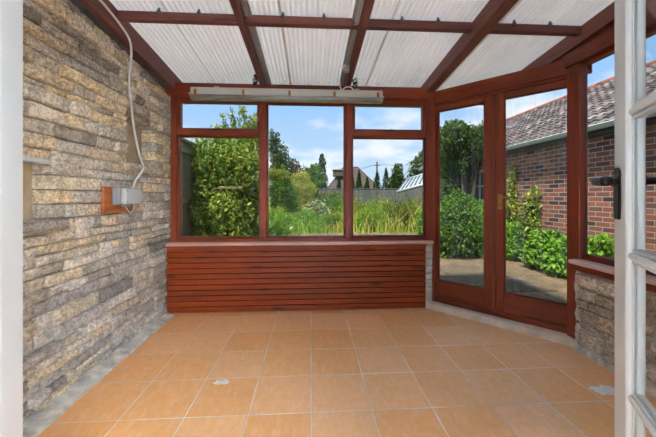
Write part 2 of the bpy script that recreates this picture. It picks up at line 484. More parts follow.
# ------------------------------------------------------------------ stone walls
def stone_face(mb, y0, y1, z0, z1, x, prot, depth, sgn=1, grid=.018, rough=.010, seed=0):
    """one rock faced stone on a wall whose face looks along sgn*X"""
    ins = .007
    def cuts_(a_, b_, g_):
        n_ = max(2, int((b_ - a_) / g_))
        return [0.0] + [ins / (b_ - a_) + (1 - 2 * ins / (b_ - a_)) * k / n_ for k in range(n_ + 1)] + [1.0]
    us = cuts_(y0, y1, grid); vz = cuts_(z0, z1, grid * .7)
    ny = len(us) - 1; nz = len(vz) - 1
    tilt = (math.sin(seed * 12.9) * .006, math.sin(seed * 7.3) * .010)
    vs = []; fs = []
    so = Vector((seed * 3.17, seed * 1.31, seed * .77))
    for j in range(nz + 1):
        for i in range(ny + 1):
            u = us[i]; v = vz[j]
            yy = y0 + (y1 - y0) * u; zz = z0 + (z1 - z0) * v
            eu = min(u, 1 - u) * (y1 - y0); ev = min(v, 1 - v) * (z1 - z0)
            e = min(eu, ev)
            round_ = .007 * (1 if e < .001 else 0) + (u - .5) * tilt[0] - (v - .5) * tilt[1]
            q3 = Vector((yy * 9, zz * 16, 0)) + so
            nz_ = (mnoise.ridged_multi_fractal(q3, .9, 2.1, 4, 1.0, 2.0) - 1.1) * rough * .8 + mnoise.noise(q3 * .5) * rough * .8
            wob = mnoise.noise(Vector((yy * 9, zz * 9, 5)) + so) * .005
            edge = 1 if (i in (0, ny) or j in (0, nz)) else 0
            vs.append((x + sgn * (prot - round_ + nz_), yy + wob * (1 if edge else .3), zz + wob * (.8 if edge else .3)))
    W_ = ny + 1
    for j in range(nz):
        for i in range(ny):
            q = [j * W_ + i, j * W_ + i + 1, (j + 1) * W_ + i + 1, (j + 1) * W_ + i]
            fs.append(q if sgn > 0 else q[::-1])
    # skirt going back into the wall
    ring = [i for i in range(W_)] + [j * W_ + ny for j in range(1, nz + 1)] + [nz * W_ + i for i in range(ny - 1, -1, -1)] + [j * W_ for j in range(nz - 1, 0, -1)]
    b = len(vs)
    for k in ring: vs.append((x - sgn * depth, vs[k][1], vs[k][2]))
    for k in range(len(ring)):
        k2 = (k + 1) % len(ring)
        q = [ring[k2], ring[k], b + k, b + k2]
        fs.append(q if sgn > 0 else q[::-1])
    mb.add(vs, fs, None, True)

def stone_wall(mb, Y0, Y1, Z0, top, x, sgn, holes=(), seed=1, hmin=.048, hmax=.092, lmin=.09, lmax=.40, depth=.17, prot=(.0, .038), gap=.005):
    rr = random.Random(seed)
    zs = [Z0]
    cuts = sorted({h for q in holes for h in (q[2], q[3])})
    zt = max(top(Y0), top(Y1))
    while zs[-1] < zt:
        z = zs[-1] + rr.uniform(hmin, hmax)
        for c in cuts:
            if abs(z - c) < .03 and c - zs[-1] > .025: z = c
        zs.append(z)
    taken = [[] for _ in zs]
    cnt = 0
    for k in range(len(zs) - 1):
        z0, z1 = zs[k], zs[k + 1]
        free = [(Y0, Y1)]
        blocks = [(h[0], h[1]) for h in holes if z0 < h[3] - .01 and z1 > h[2] + .01] + taken[k]
        for b0, b1 in blocks:
            nf = []
            for a0, a1 in free:
                if b1 <= a0 or b0 >= a1: nf.append((a0, a1)); continue
                if b0 > a0: nf.append((a0, b0))
                if b1 < a1: nf.append((b1, a1))
            free = nf
        for a0, a1 in free:
            y = a0
            while y < a1 - .02:
                L = rr.uniform(lmin, lmax)
                ye = min(a1, y + L)
                if a1 - ye < .07: ye = a1
                ztop = z1
                if k + 2 < len(zs) and rr.random() < .10 and ye - y < .2:
                    ok = not any(z1 < h[3] and zs[k + 2] > h[2] and y < h[1] and ye > h[0] for h in holes)
                    if ok:
                        ztop = zs[k + 2]; taken[k + 1].append((y, ye))
                lim = min(top(y), top(ye))
                if z0 < lim - .015:
                    cnt += 1
                    g = rr.uniform(.5, 1.5) * gap
                    stone_face(mb, y + g, ye - g, z0 + g * .8, min(ztop, lim) - g * .8, x, rr.uniform(*prot), depth, sgn, seed=cnt + seed * 100)
                y = ye
    return cnt

XW = -1.455
HOLES = [(1.18, 1.765, 1.035, 1.345), (2.425, 2.85, 1.42, 1.785)]
mb = MB()
wtop = lambda Y: roofz(Y) - .05
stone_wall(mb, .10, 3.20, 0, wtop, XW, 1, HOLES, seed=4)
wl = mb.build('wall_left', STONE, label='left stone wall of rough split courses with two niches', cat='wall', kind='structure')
# mortar backing around the niches
mb = MB()
HOLES_ = HOLES
HOLES = [(a - .02, b + .02, c - .02, d + .02) for a, b, c, d in HOLES]
ys = sorted({.10, 3.20} | {h[i] for h in HOLES for i in (0, 1)}); zs = sorted({0, 2.30} | {h[i] for h in HOLES for i in (2, 3)})
for a, b in zip(ys, ys[1:]):
    for c, d in zip(zs, zs[1:]):
        if any(h[0] <= a and b <= h[1] and h[2] <= c and d <= h[3] for h in HOLES): continue
        mb.box(XW - .16, XW - .014, a, b, c, d, .0)
mb.add([(XW - .16, .1, 2.3), (XW - .004, .1, 2.3), (XW - .004, 3.2, 2.3), (XW - .16, 3.2, 2.3), (XW - .16, .1, 2.65), (XW - .004, .1, 2.65), (XW - .004, 3.2, 2.32), (XW - .16, 3.2, 2.32)],
       [[0, 4, 5, 1], [1, 5, 6, 2], [2, 6, 7, 3], [3, 7, 4, 0], [4, 7, 6, 5]])
mb.build('mortar', MORTAR, wl)
mb = MB(); mb.box(XW - .20, XW - .105, .1, 3.2, 0, 2.3, .0)
mb.build('niche_back', PLASTER, wl)
mb = MB()
stone_face(mb, 1.15, 1.845, .976, 1.036, XW, .035, .16, 1, seed=901)
mb.box(XW - .12, XW + .05, 1.16, 1.84, .984, 1.034, .008)
mb.build('niche_ledge', STONE, wl)
mb = MB()
stone_face(mb, 2.40, 2.92, 1.372, 1.424, XW, .06, .16, 1, seed=903)
mb.box(XW - .12, XW + .078, 2.41, 2.91, 1.384, 1.424, .008)
mb.build('niche_ledge', STONE, wl)
mb = MB(); mb.box(XW - .10, XW + .035, 1.15, 1.725, 1.342, 1.366, .004)
mb.build('niche_lintel', WHITEPL, wl, label='white painted slab over the lower niche')
# cement fillet along its foot
mb = MB()
n = 60
vs = []; fs = []
for i in range(n + 1):
    y = .12 + (3.03 - .12) * i / n
    w = .092 + mnoise.noise(Vector((y * 4, 1, 2))) * .02; h = .030 + mnoise.noise(Vector((y * 5, 7, 2))) * .016
    for px, pz in ((XW - .02, h + .012), (XW + .03, h), (XW + .03 + w * .45, h * .62), (XW + .03 + w * .92, .012), (XW + .03 + w, -.004), (XW - .02, -.004)):
        vs.append((px, y, pz + mnoise.noise(Vector((y * 16, px * 30, 0))) * .006))
for i in range(n):
    for k in range(6):
        a = i * 6 + k; b = i * 6 + (k + 1) % 6
        fs.append([a, b, b + 6, a + 6])
fs.append([0, 1, 2, 3, 4, 5][::-1]); fs.append([n * 6 + k for k in range(6)])
mb.add(vs, fs, None, True)
mb.build('baseboard_left', KERB, label='grey cement fillet along the foot of the left stone wall', cat='kerb', kind='structure')

# flashing and the wall beam
def sloped(mb, x0, x1, Y0, Y1, dz0, dz1, b=.004):
    """bar following the roof fall: dz0..dz1 measured from the sheet's underside"""
    vs = []
    for (x, d) in ((x0, dz0), (x1, dz0), (x1, dz1), (x0, dz1)):
        vs.append((x, Y0, roofz(Y0) + d)); 
    for (x, d) in ((x0, dz0), (x1, dz0), (x1, dz1), (x0, dz1)):
        vs.append((x, Y1, roofz(Y1) + d))
    mb.add(vs, [[0, 1, 2, 3], [4, 7, 6, 5], [0, 4, 5, 1], [1, 5, 6, 2], [2, 6, 7, 3], [3, 7, 4, 0]])
    return mb
YE = 3.50
mb = MB(); sloped(mb, XW - .10, XW + .068, .12, 3.10, -.155, -.045)
for k in range(9):
    y = .3 + k * .33
    sloped(mb, XW + .05, XW + .072, y, y + .05, -.175, -.12)
mb.build('trim_1', LEAD, label='dark lead flashing strip between left wall and roof beam', cat='flashing', kind='structure')
mb = MB(); sloped(mb, XW + .07, XW + .116, .12, 3.40, -.165, -.012)
mb.build('wall_beam', WR['Y'], label='sloping brown roof beam fixed along the left stone wall', cat='beam', kind='structure')

# ------------------------------------------------------------------ back wall: cladding, sill, window
YP = 3.05
mb = MB(); mb.box(-1.44, 1.255, YP + .035, YP + .16, 0, .668, .004)
wb = mb.build('wall_back', PALE_MORTAR, label='low wall under the garden window, clad in boards', cat='wall', kind='structure')
mb = MB()
nb = 12; hb = .655 / nb
for k in range(nb):
    z0 = .012 + k * hb
    mb.box(-1.425, 1.19, YP, YP + .03, z0 + .0024, z0 + hb - .0024, .0050)
mb.box(-1.42, 1.185, YP + .018, YP + .034, .004, .668, .001)
cl = mb.build('wall_cladding', PANEL_W, wb, label='horizontal red-brown tongue and groove boards')
mb = MB()
for k in range(9):
    stone_face(mb, -0.0, .07, .005 + k * .073, .005 + k * .073 + .066, 0, .004, .10, 1, grid=.02, rough=.006, seed=700 + k)
# turn the little pier so that it looks along -Y
mb.v = [Vector((1.196 + p.y, YP + .02 - p.x, p.z)) for p in mb.v]
mb.build('end_pier', PALE_MORTAR, wb)
mb = MB()
mb.box(-1.455, 1.26, YP - .035, YP + .14, .672, .706, .007)
mb.build('window_sill', SILL_W, wb)
mb = MB()
mb.box(-1.435, 1.20, YP - .012, YP + .02, .650, .672, .004)
mb.build('sill_moulding', W['X'], wb)

def frame_rect(mb, x0, x1, z0, z1, y0, y1, w, b=.004, bottom=None, top=None):
    bt = w if bottom is None else bottom; tp = w if top is None else top
    mb.box(x0, x0 + w, y0, y1, z0, z1, b); mb.box(x1 - w, x1, y0, y1, z0, z1, b)
    mb.box(x0 + w, x1 - w, y0, y1, z0, z0 + bt, b); mb.box(x0 + w, x1 - w, y0, y1, z1 - tp, z1, b)

win = empty('window_1', (0, YP + .03, .706), label='three-light red-brown wooden window overlooking the garden', cat='window', kind='structure')
y0, y1 = YP + .015, YP + .095
mb = MB()
mb.box(-1.395, -1.335, y0, y1, .70, 2.20, .004)
mb.box(-.515, -.450, y0, y1, .74, 2.17, .004)
mb.box(.352, .424, y0, y1, .74, 2.17, .004)
mb.build('mullion', W['Z'], win)
mb = MB()
mb.box(-1.335, 1.198, y0, y1, .70, .742, .004)
mb.box(-1.335, 1.198, y0 + .03, y1, 2.115, 2.17, .004)
mb.box(-1.335, -.515, y0, y1, 1.772, 1.838, .004)
mb.box(.424, 1.198, y0, y1, 1.776, 1.848, .004)
mb.build('window_frame', W['X'], win)
for (a, b, c, d) in ((-1.335, -.515, 1.838, 2.115), (.424, 1.198, 1.848, 2.115)):
    mb = MB(); frame_rect(mb, a, b, c, d, y0 + .012, y1 - .01, .032, bottom=.012, top=.012)
    s = mb.build('top_light', W['X'], win)
    mb = MB(); mb.box(a + .01, b - .01, y0 + .042, y0 + .046, c + .01, d - .01, .0005); mb.build('pane', GLASS, s)
    mb = MB(); cx = (a + b) / 2
    mb.box(cx - .05, cx + .05, y0 - .012, y0, c - .012, c + .004, .003); mb.cyl((cx + .02, y0 - .006, c - .002), (cx + .02, y0 - .02, c + .01), .005)
    mb.build('catch', BLACK, s)
for (a, b, c, d) in ((-1.335, -.515, .742, 1.772), (-.450, .352, .742, 2.115), (.424, 1.198, .742, 1.776)):
    mb = MB(); frame_rect(mb, a, b, c, d, y0 + .028, y1 - .015, .014, .003)
    s = mb.build('glazing_bead', W['Z'], win)
    mb = MB(); mb.box(a + .006, b - .006, y0 + .045, y0 + .049, c + .006, d - .006, .0005); mb.build('pane', GLASS, s)

# corner posts and wall plates
mb = MB(); mb.box(1.198, 1.275, YP + .005, YP + .10, .70, 2.17, .006)
mb.box(1.245, 1.31, YP + .045, YP + .14, .055, 2.17, .006)
mb.build('corner_post', W['Z'], label='brown corner post between garden window and angled doors', cat='post', kind='structure')
mb = MB(); mb.box(-1.44, 1.27, YP - .005, YP + .10, 2.168, 2.292, .006)
mb.build('wall_plate', W['X'], label='brown timber plate along the head of the garden window', cat='beam', kind='structure')

# ------------------------------------------------------------------ angled bay with the pair of wooden doors
P0 = Vector((1.354, 3.081, 0)); dv = Vector((.725, -.75, 0)).normalized()
BANG = math.atan2(dv.y, dv.x)
bayM = Matrix.Translation(P0) @ Matrix.Rotation(BANG, 4, 'Z')
def bay(name, **kw):
    e = empty(name, tuple(P0), BANG, **kw); return e
# local x along the doors, local -y is the room side
df = bay('door_frame', label='brown frame around the pair of angled garden doors', cat='door frame', kind='structure')
mb = MB(); mb.box(-.12, -.087, -.03, .07, .055, 2.14, .004); mb.box(1.122, 1.15, -.03, .07, .055, 2.14, .004)
mb.build('jamb', W['Z'], df, local=True)
mb = MB(); mb.box(-.11, 1.15, -.032, .09, .052, .104, .006); mb.build('door_sill', W['X'], df, local=True)
mb = MB(); mb.box(-.11, 1.15, -.02, .07, 2.118, 2.142, .003); mb.build('head', W['X'], df, local=True)
pl = bay('wall_plate', label='brown timber plate above the angled garden doors', cat='beam', kind='structure')
mb = MB(); mb.box(-.16, 1.20, -.055, .06, 2.14, 2.262, .006); mb.build('timber', W['X'], pl, local=True)
def leaf(name, u0, u1, g0, g1, label):
    d = bay(name, label=label, cat='door', kind='structure')
    ya, yb = -.012, .036
    for a, b in ((u0, g0), (g1, u1)):
        mb = MB(); mb.box(a, b, ya, yb, .108, 2.116, .004); mb.build('stile', W['Z'], d, local=True)
    mb = MB(); mb.box(g0, g1, ya, yb, .108, .28, .004); mb.build('bottom_rail', W['X'], d, local=True)
    mb = MB(); mb.box(g0, g1, ya, yb, 2.06, 2.116, .004); mb.build('top_rail', W['X'], d, local=True)
    mb = MB(); frame_rect(mb, g0, g1, .28, 2.06, ya + .012, yb - .008, .01, .003); mb.build('glazing_bead', W['Z'], d, local=True)
    mb = MB(); mb.box(g0 + .004, g1 - .004, .010, .014, .284, 2.056, .0005); mb.build('pane', GLASS_D, d, local=True)
    return d
d1 = leaf('door_1', -.085, .523, -.022, .430, 'plain wooden garden door without a handle, next to the window')
d2 = leaf('door_2', .527, 1.120, .594, 1.060, 'wooden garden door with the brass handle, next to the corner post')
mb = MB(); mb.box(.503, .524, -.024, -.012, .11, 2.115, .003); mb.build('cover_strip', W['Z'], d1, local=True)
mb = MB(); mb.box(-.02, .485, -.032, -.012, .112, .135, .006); mb.build('weather_bar', W['X'], d1, local=True)
mb = MB(); mb.box(.548, .583, -.018, -.012, 1.045, 1.185, .004); h = mb.build('handle_plate', BRASS, d2, local=True)
mb = MB(); mb.tube([(.566, -.012, 1.152), (.566, -.05, 1.152), (.578, -.056, 1.152), (.64, -.056, 1.155), (.66, -.056, 1.158)], .0065, 10)
mb.build('lever', BRASS, h, local=True)
mb = MB(); mb.cyl((.566, -.0185, 1.09), (.566, -.021, 1.09), .006); mb.box(.563, .569, -.0212, -.0185, 1.074, 1.09, .001); mb.build('keyhole', BLACK, h, local=True)

# threshold step
st = bay('step', label='pale stone threshold step in front of the angled doors', cat='step', kind='structure')
mb = MB()
nx = 26; prof = [(.02, 0), (.02, .054), (-.10, .058), (-.122, .052), (-.128, .0)]
vs = []; fs = []
for i in range(nx + 1):
    u = -.16 + 1.36 * i / nx
    for py, pz in prof:
        vs.append((u, py + (mnoise.noise(Vector((u * 9, pz * 40, 3))) * .008 if py < -.05 else 0), pz + (mnoise.noise(Vector((u * 7, py * 20, 9))) * .004 if pz > .01 else 0)))
for i in range(nx):
    for k in range(5):
        a = i * 5 + k; b = i * 5 + (k + 1) % 5
        fs.append([a, a + 5, b + 5, b])
fs.append([0, 1, 2, 3, 4]); fs.append([nx * 5 + k for k in (4, 3, 2, 1, 0)])
mb.add(vs, fs); mb.build('slab', STEP, st, local=True)

# ------------------------------------------------------------------ right wall
XR = 2.045
BEND = bayM @ Vector((1.15, 0, 0))
YR1 = 2.178
mb = MB()
stone_wall(mb, .10, YR1, 0, lambda Y: .645, XR, -1, (), seed=9, hmin=.06, hmax=.11, lmin=.10, lmax=.30, depth=.1, gap=.008)
wr = mb.build('wall_right', STONE_B, label='low rough stone wall under the right side window', cat='wall', kind='structure')
mb = MB(); mb.box(XR + .006, XR + .14, .10, YR1 + .02, 0, .645, .002); mb.build('mortar', PALE_MORTAR, wr)
mb = MB()
for k in range(8):
    stone_face(mb, YR1 - .012, YR1 + .028, .05 + k * .075, .05 + k * .075 + .078, XR, .012, .1, -1, rough=.012, seed=800 + k)
mb.build('mortar_seam', PALE_MORTAR, wr, label='white mortar seam at the end beside the door post')
mb = MB(); mb.box(XR - .075, XR + .10, .10, 2.20, .652, .684, .007); mb.build('window_sill', SILL_WY, wr)
mb = MB(); mb.box(XR - .05, XR - .012, .10, 2.20, .605, .652, .004); mb.build('sill_moulding', W['Y'], wr)
mb = MB()
vs = []; fs = []; n = 36
for i in range(n + 1):
    y = .12 + (2.16 - .12) * i / n
    for px, pz in ((XR + .02, .05), (XR - .012, .046), (XR - .045, .04), (XR - .058, -.003), (XR + .02, -.003)):
        vs.append((px + mnoise.noise(Vector((y * 9, pz * 9, 4))) * .006, y, pz + (mnoise.noise(Vector((y * 8, px * 9, 1))) * .008 if pz > 0 else 0)))
for i in range(n):
    for k in range(5):
        a = i * 5 + k; b = i * 5 + (k + 1) % 5
        fs.append([a, a + 5, b + 5, b])
fs.append([0, 1, 2, 3, 4]); fs.append([n * 5 + k for k in (4, 3, 2, 1, 0)])
mb.add(vs, fs); mb.build('baseboard_right', KERB, label='stone kerb along the foot of the low right wall', cat='kerb', kind='structure')

mb = MB(); mb.box(XR - .005, XR + .062, 2.172, 2.29, .05, 2.19, .007)
mb.build('corner_post', W['Z'], label='brown corner post between angled doors and right side window', cat='post', kind='structure')
w2 = empty('window_2', (XR + .05, 1.2, .682), label='tall fixed side window facing the brick outbuilding', cat='window', kind='structure')
xa, xb = XR + .02, XR + .085
mb = MB(); mb.box(xa, xb, .13, 2.165, .682, .728, .005); mb.box(xa, xb, .13, 2.165, 2.165, 2.187, .004); mb.build('window_frame', W['Y'], w2)
mb = MB(); mb.box(xa, xb, .10, .17, .682, 2.187, .005); mb.box(xa, xb, 1.10, 1.17, .728, 2.165, .005); mb.build('mullion', W['Z'], w2)
for a, b in ((.17, 1.10), (1.17, 2.165)):
    mb = MB(); mb.box(xa + .03, xa + .034, a - .004, b + .004, .724, 2.169, .0005); mb.build('pane', GLASS, w2)
    mb = MB()
    mb.box(xa + .022, xa + .029, b - .006, b, .728, 2.165, .001); mb.box(xa + .022, xa + .029, a, a + .006, .728, 2.165, .001)
    mb.build('lead_strip', GUTTER, w2)
mb = MB(); mb.box(XR - .02, XR + .10, .10, 2.30, 2.185, 2.295, .006)
mb.build('wall_plate', W['Y'], label='brown timber plate over the right side window', cat='beam', kind='structure')
# boarded wedge between plate and roof, and the end rafter
mb = MB()
yy = .12
while yy < 2.69:
    ye = min(2.70, yy + .115)
    vs = []
    for x in (XR + .03, XR + .055):
        vs += [(x, yy + .002, 2.282), (x, ye - .002, 2.282), (x, ye - .002, roofz(ye) - .03), (x, yy + .002, roofz(yy) - .03)]
    mb.add(vs, [[0, 3, 2, 1], [4, 5, 6, 7], [0, 1, 5, 4], [1, 2, 6, 5], [2, 3, 7, 6], [3, 0, 4, 7]])
    yy = ye
mb.build('gable_boarding', W['Z'], label='boarded wedge between right wall plate and sloping roof', cat='boarding', kind='structure')
mb = MB(); sloped(mb, XR + .0, XR + .075, .12, 3.42, -.13, -.012)
mb.build('end_rafter', WR['Y'], label='rafter at the right edge of the roof', cat='rafter', kind='structure')

# ------------------------------------------------------------------ roof
def rafter(xc, w, dep, label, strip=None):
    mb = MB(); sloped(mb, xc - w / 2, xc + w / 2, .12, 3.42, -dep, -.014)
    r = mb.build('rafter', WR['Y'], label=label, cat='rafter', kind='structure')
    if strip:
        mb = MB(); sloped(mb, xc + strip[0], xc + strip[1], .12, 3.36, -.03, -.013)
        sloped(mb, xc + (strip[0] * .7 + strip[1] * .3), xc + (strip[0] * .3 + strip[1] * .7), .12, 3.36, -.042, -.03)
        mb.build('glazing_strip', ALU, r)
    return r
rafter(-.49, .042, .105, 'thin brown rafter above the window mullion next to the left light', (.022, .075))
rafter(.375, .05, .105, 'brown rafter that the junction box is fixed to', (-.078, -.026))
rafter(1.235, .085, .135, 'heavy brown rafter running to the window corner post')
mb = MB()
for a, b in ((XW + .117, -.512), (-.468, .349), (.401, 1.192), (1.278, XR - .001)):
    z1 = roofz(2.18) - .012
    mb.box(a, b, 2.155, 2.205, z1 - .060, z1, .004)
pu = mb.build('purlin', WR['X'], label='brown cross beam running under the corrugated sheets', cat='beam', kind='structure')
mb = MB()
for x in [ray(q_, 20).x / ray(q_, 20).y * 2.14 for q_ in (159, 199, 283, 324, 402, 438, 514, 550)]:
    mb.box(x - .012, x + .012, 2.127, 2.155, roofz(2.14) - .04, roofz(2.14) - .018, .004); mb.cyl((x, 2.14, roofz(2.14) - .018), (x, 2.14, roofz(2.14) - .004), .008)
mb.build('roof_screw', GUTTER, pu)

rt = empty('ceiling', (0, .12, roofz(.12)), label='lean-to roof of white translucent corrugated plastic sheets', cat='roof', kind='structure')
def sheet(x0, x1, lift):
    pitch = .038; per = 8
    nx = int((x1 - x0) / pitch * per); ys = [.11, 1.2, 2.2, 2.9, YE]
    X = x0 + (x1 - x0) * np.arange(nx + 1) / nx
    Z = np.cos(X * 2 * math.pi / pitch) * .0042 - .001
    V = np.concatenate([np.stack([X, np.full_like(X, y), Z + roofz(y) + lift], 1) for y in ys])
    W_ = nx + 1; F = []
    i = np.arange(nx)
    for j in range(len(ys) - 1):
        F.append(np.stack([j * W_ + i, (j + 1) * W_ + i, (j + 1) * W_ + i + 1, j * W_ + i + 1], 1))
    np_mesh('corrugated_sheet', V, np.concatenate(F), SHEET, rt, True)
# lapped runs of sheet
edges = [XW - .02, -1.02, -.22, .60, 1.42, 2.24]
for k in range(len(edges) - 1):
    sheet(edges[k] - (.012 if k else 0), edges[k + 1] + .012, .012 + (.005 if k % 2 else 0))
# eaves gutter outside
mb = MB(); vs = []; fs = []
xs = np.linspace(-1.55, 2.32, 20); npf = 9
for x in xs:
    for k in range(npf):
        a = math.pi + math.pi * k / (npf - 1)
        vs.append((x, 3.53 + .055 * math.cos(a), 2.325 + .05 * math.sin(a)))
for i in range(len(xs) - 1):
    for k in range(npf - 1):
        a = i * npf + k; fs.append([a, a + npf, a + npf + 1, a + 1])
mb.add(vs, fs, None, True)
mb.add([vs[(len(xs) - 1) * npf + k] for k in range(npf)], [list(range(npf))])
for x in (-1.2, -.3, .6, 1.5, 2.25):
    mb.box(x - .015, x + .015, 3.44, 3.60, 2.265, 2.28, .003)
mb.build('gutter', GUTTER, label='grey half-round gutter along the outer eaves of the roof', cat='gutter', kind='structure')
mb = MB(); mb.box(-1.5, XR + .1, 3.42, 3.455, roofz(3.44) - .10, roofz(3.44) - .016, .004)
mb.build('trim_2', WR['X'], label='brown eaves board closing the outer rafter ends', cat='board', kind='structure')

# ------------------------------------------------------------------ strip light
lt = empty('strip_light', (-.2, 2.93, 2.06), label='long dusty fluorescent strip light under the window head', cat='light')
X0, X1 = -1.135, .70
mb = MB(); mb.box(X0, X1, 2.885, 2.975, 2.132, 2.195, .008); mb.box(X0 - .012, X1 + .012, 2.88, 2.98, 2.122, 2.138, .004)
mb.build('body', BATTEN, lt)
vs = []; fs = []; npf = 11
pr = [(2.984 + -.052 + math.cos(math.pi + math.pi * k / (npf - 1)) * .052, 2.126 + max(-1, 1.35 * math.sin(math.pi + math.pi * k / (npf - 1))) * .040) for k in range(npf)]
mb = MB()
for x in (X0 - .004, X1 + .004):
    for p in pr: vs.append((x, p[0], p[1]))
fs = [[k, k + 1, npf + k + 1, npf + k] for k in range(npf - 1)] + [list(range(npf))[::-1], [npf + k for k in range(npf)]]
mb.add(vs, fs); mb.build('diffuser', DIFFUSER, lt)
for x in (-1.085, -.64, -.205, .225, .65):
    mb = MB(); mb.box(x - .011, x + .011, 2.868, 2.888, 2.122, 2.172, .004); mb.tube([(x, 2.872, 2.168), (x, 2.862, 2.15), (x, 2.868, 2.12)], .004, 6)
    mb.build('clip', RUST, lt)
for x in (-.9, .45):
    mb = MB(); mb.box(x - .02, x + .02, 2.91, 2.95, 2.19, roofz(2.93) - .02 if False else 2.215, .002); mb.box(x - .02, x + .02, 2.93, 3.05, 2.205, 2.217, .002)
    mb.build('bracket', ALU, lt)

# junction box and flex on the rafter
jb = empty('junction_box', (.32, 2.72, 2.33), label='small white junction box on the rafter above the strip light', cat='junction box')
mb = MB(); mb.box(.30, .352, 2.70, 2.78, roofz(2.74) - .10, roofz(2.74) - .045, .005); mb.build('body', LGREYPL, jb)
mb = MB(); mb.box(.292, .301, 2.705, 2.775, roofz(2.74) - .097, roofz(2.74) - .048, .003); mb.build('cover', LGREYPL, jb)
mb = MB()
mb.tube([(.31, 2.70, 2.34), (.27, 2.69, 2.335), (.25, 2.73, 2.29), (.275, 2.86, 2.23), (.30, 2.92, 2.20)], .006, 8)
mb.tube([(.30, 2.92, 2.196), (.34, 2.90, 2.225), (.39, 2.90, 2.222), (.42, 2.92, 2.196)], .006, 8)
tag(mb.build('flex_cable', CABLE), 'grey flex looping from the junction box to the strip light', 'cable')
mb = MB()
for dx in (.0, .016):
    mb.tube([(.337 - dx, .3, roofz(.3) - .062), (.337 - dx, 1.4, roofz(1.4) - .062), (.337 - dx, 2.70, roofz(2.7) - .062)], .006, 8, 2)
tag(mb.build('cable_run', LGREYPL), 'pair of grey cables clipped along the side of the rafter', 'cable')
def clump(x, y, z0, z1, r, label):
    rr = random.Random(int(x * 100) + 5); m = MB()
    for k in range(46):
        zz = z0 + (z1 - z0) * rr.random(); a = rr.uniform(0, 6.28); q = rr.uniform(.2, 1) * r
        px, py = x + math.cos(a) * q, y + math.sin(a) * q; s = rr.uniform(.006, .013)
        m.box(px - s, px + s, py - s, py + s, zz - s, zz + s, .003, Matrix.Translation((px, py, zz)) @ Matrix.Rotation(rr.uniform(0, 3), 4, (rr.random(), rr.random(), 1)) @ Matrix.Translation((-px, -py, -zz)), mi=0 if rr.random() < .72 else 1)
    m.cyl((x, y, z0), (x, y, z1), r * .45, r * .3)
    tag(m.build('debris_clump', [MOSS, LGREYPL]), label, 'debris')
clump(.452, 3.055, 2.288, 2.372, .02, 'dark speckled clump of debris beside the junction box rafter')
clump(-.56, 3.055, 2.288, 2.372, .02, 'dark speckled clump of debris above the left end of the strip light')

# ------------------------------------------------------------------ meter board, box and cable on the stone wall
bd = MB(); bd.box(XW + .028, XW + .052, 2.12, 2.455, 1.045, 1.232, .004)
tag(bd.build('mounting_board', BOARD_W), 'orange-brown wooden board screwed to the stone wall behind the grey box', 'board')
bx = empty('electric_box', (XW + .052, 2.30, 1.10), label='grey plastic electrical box mounted on the wooden board', cat='electrical box')
mb = MB(); mb.box(XW + .052, XW + .105, 2.20, 2.43, 1.105, 1.226, .006)
for k in range(3): mb.box(XW + .064 + k * .013, XW + .070 + k * .013, 2.196, 2.202, 1.112, 1.218, .001)
mb.build('body', GREYPL, bx)
mb = MB(); mb.box(XW + .105, XW + .142, 2.205, 2.425, 1.110, 1.222, .01); mb.build('lid', LGREYPL, bx)
for y in (2.225, 2.405):
    for z in (1.125, 1.207):
        mb = MB(); mb.cyl((XW + .142, y, z), (XW + .145, y, z), .006); mb.build('screw', GREYPL, bx)
mb = MB(); mb.box(XW + .062, XW + .10, 2.285, 2.345, 1.085, 1.106, .004); mb.build('gland', GREYPL, bx)
mb = MB(); mb.tube([(XW + .08, 2.31, 1.087), (XW + .085, 2.33, 1.06), (XW + .075, 2.38, 1.04), (XW + .07, 2.42, 1.06), (XW + .07, 2.43, 1.10)], .0035, 6)
mb.build('wire_loop', CABLE, bx)
mb = MB()
cb = [(XW + .128, .5, roofz(.5) - .10), (XW + .127, 1.6, roofz(1.6) - .10), (XW + .127, 1.95, roofz(1.95) - .085), (XW + .128, 2.18, roofz(2.18) - .11), (XW + .125, 2.29, 2.30), (XW + .09, 2.36, 2.20), (XW + .052, 2.40, 2.05), (XW + .05, 2.43, 1.9), (XW + .05, 2.47, 1.7), (XW + .055, 2.53, 1.52), (XW + .072, 2.555, 1.42), (XW + .07, 2.54, 1.36), (XW + .062, 2.47, 1.29), (XW + .085, 2.40, 1.235), (XW + .085, 2.385, 1.222)]
mb.tube(cb, .008, 10, 6)
tag(mb.build('white_cable', CABLE), 'white cable running down the stone wall from beam to grey box', 'cable')

# ------------------------------------------------------------------ house wall with doorway, white glazed doors
mb = MB()
mb.box(-1.66, -.60, -.16, .10, 0, 2.68, .004); mb.box(.60, 2.20, -.16, .10, 0, 2.68, .004); mb.box(-.60, .60, -.16, .10, 2.08, 2.68, .004)
mb.build('wall_house', WHITEPL, label='white house wall around the doorway into the conservatory', cat='wall', kind='structure')
mb = MB(); mb.box(-.60, -.555, -.17, .11, 0, 2.08, .005); mb.box(.555, .60, -.17, .11, 0, 2.08, .005); mb.box(-.555, .555, -.17, .11, 2.035, 2.08, .005)
mb.build('door_lining', WHITE, label='white painted lining of the house doorway', cat='door frame', kind='structure')
mb = MB(); mb.box(-1.66, 2.2, -2.8, -.17, -.06, -.004, .003)
mb.build('floor_house', WHITEPL, label='pale floor of the room behind the doorway', cat='floor', kind='structure')
mb = MB(); mb.box(-1.66, 2.2, -2.8, -.16, 2.5, 2.62, .003)
mb.build('ceiling_house', WHITEPL, label='white ceiling of the room behind the doorway', cat='ceiling', kind='structure')

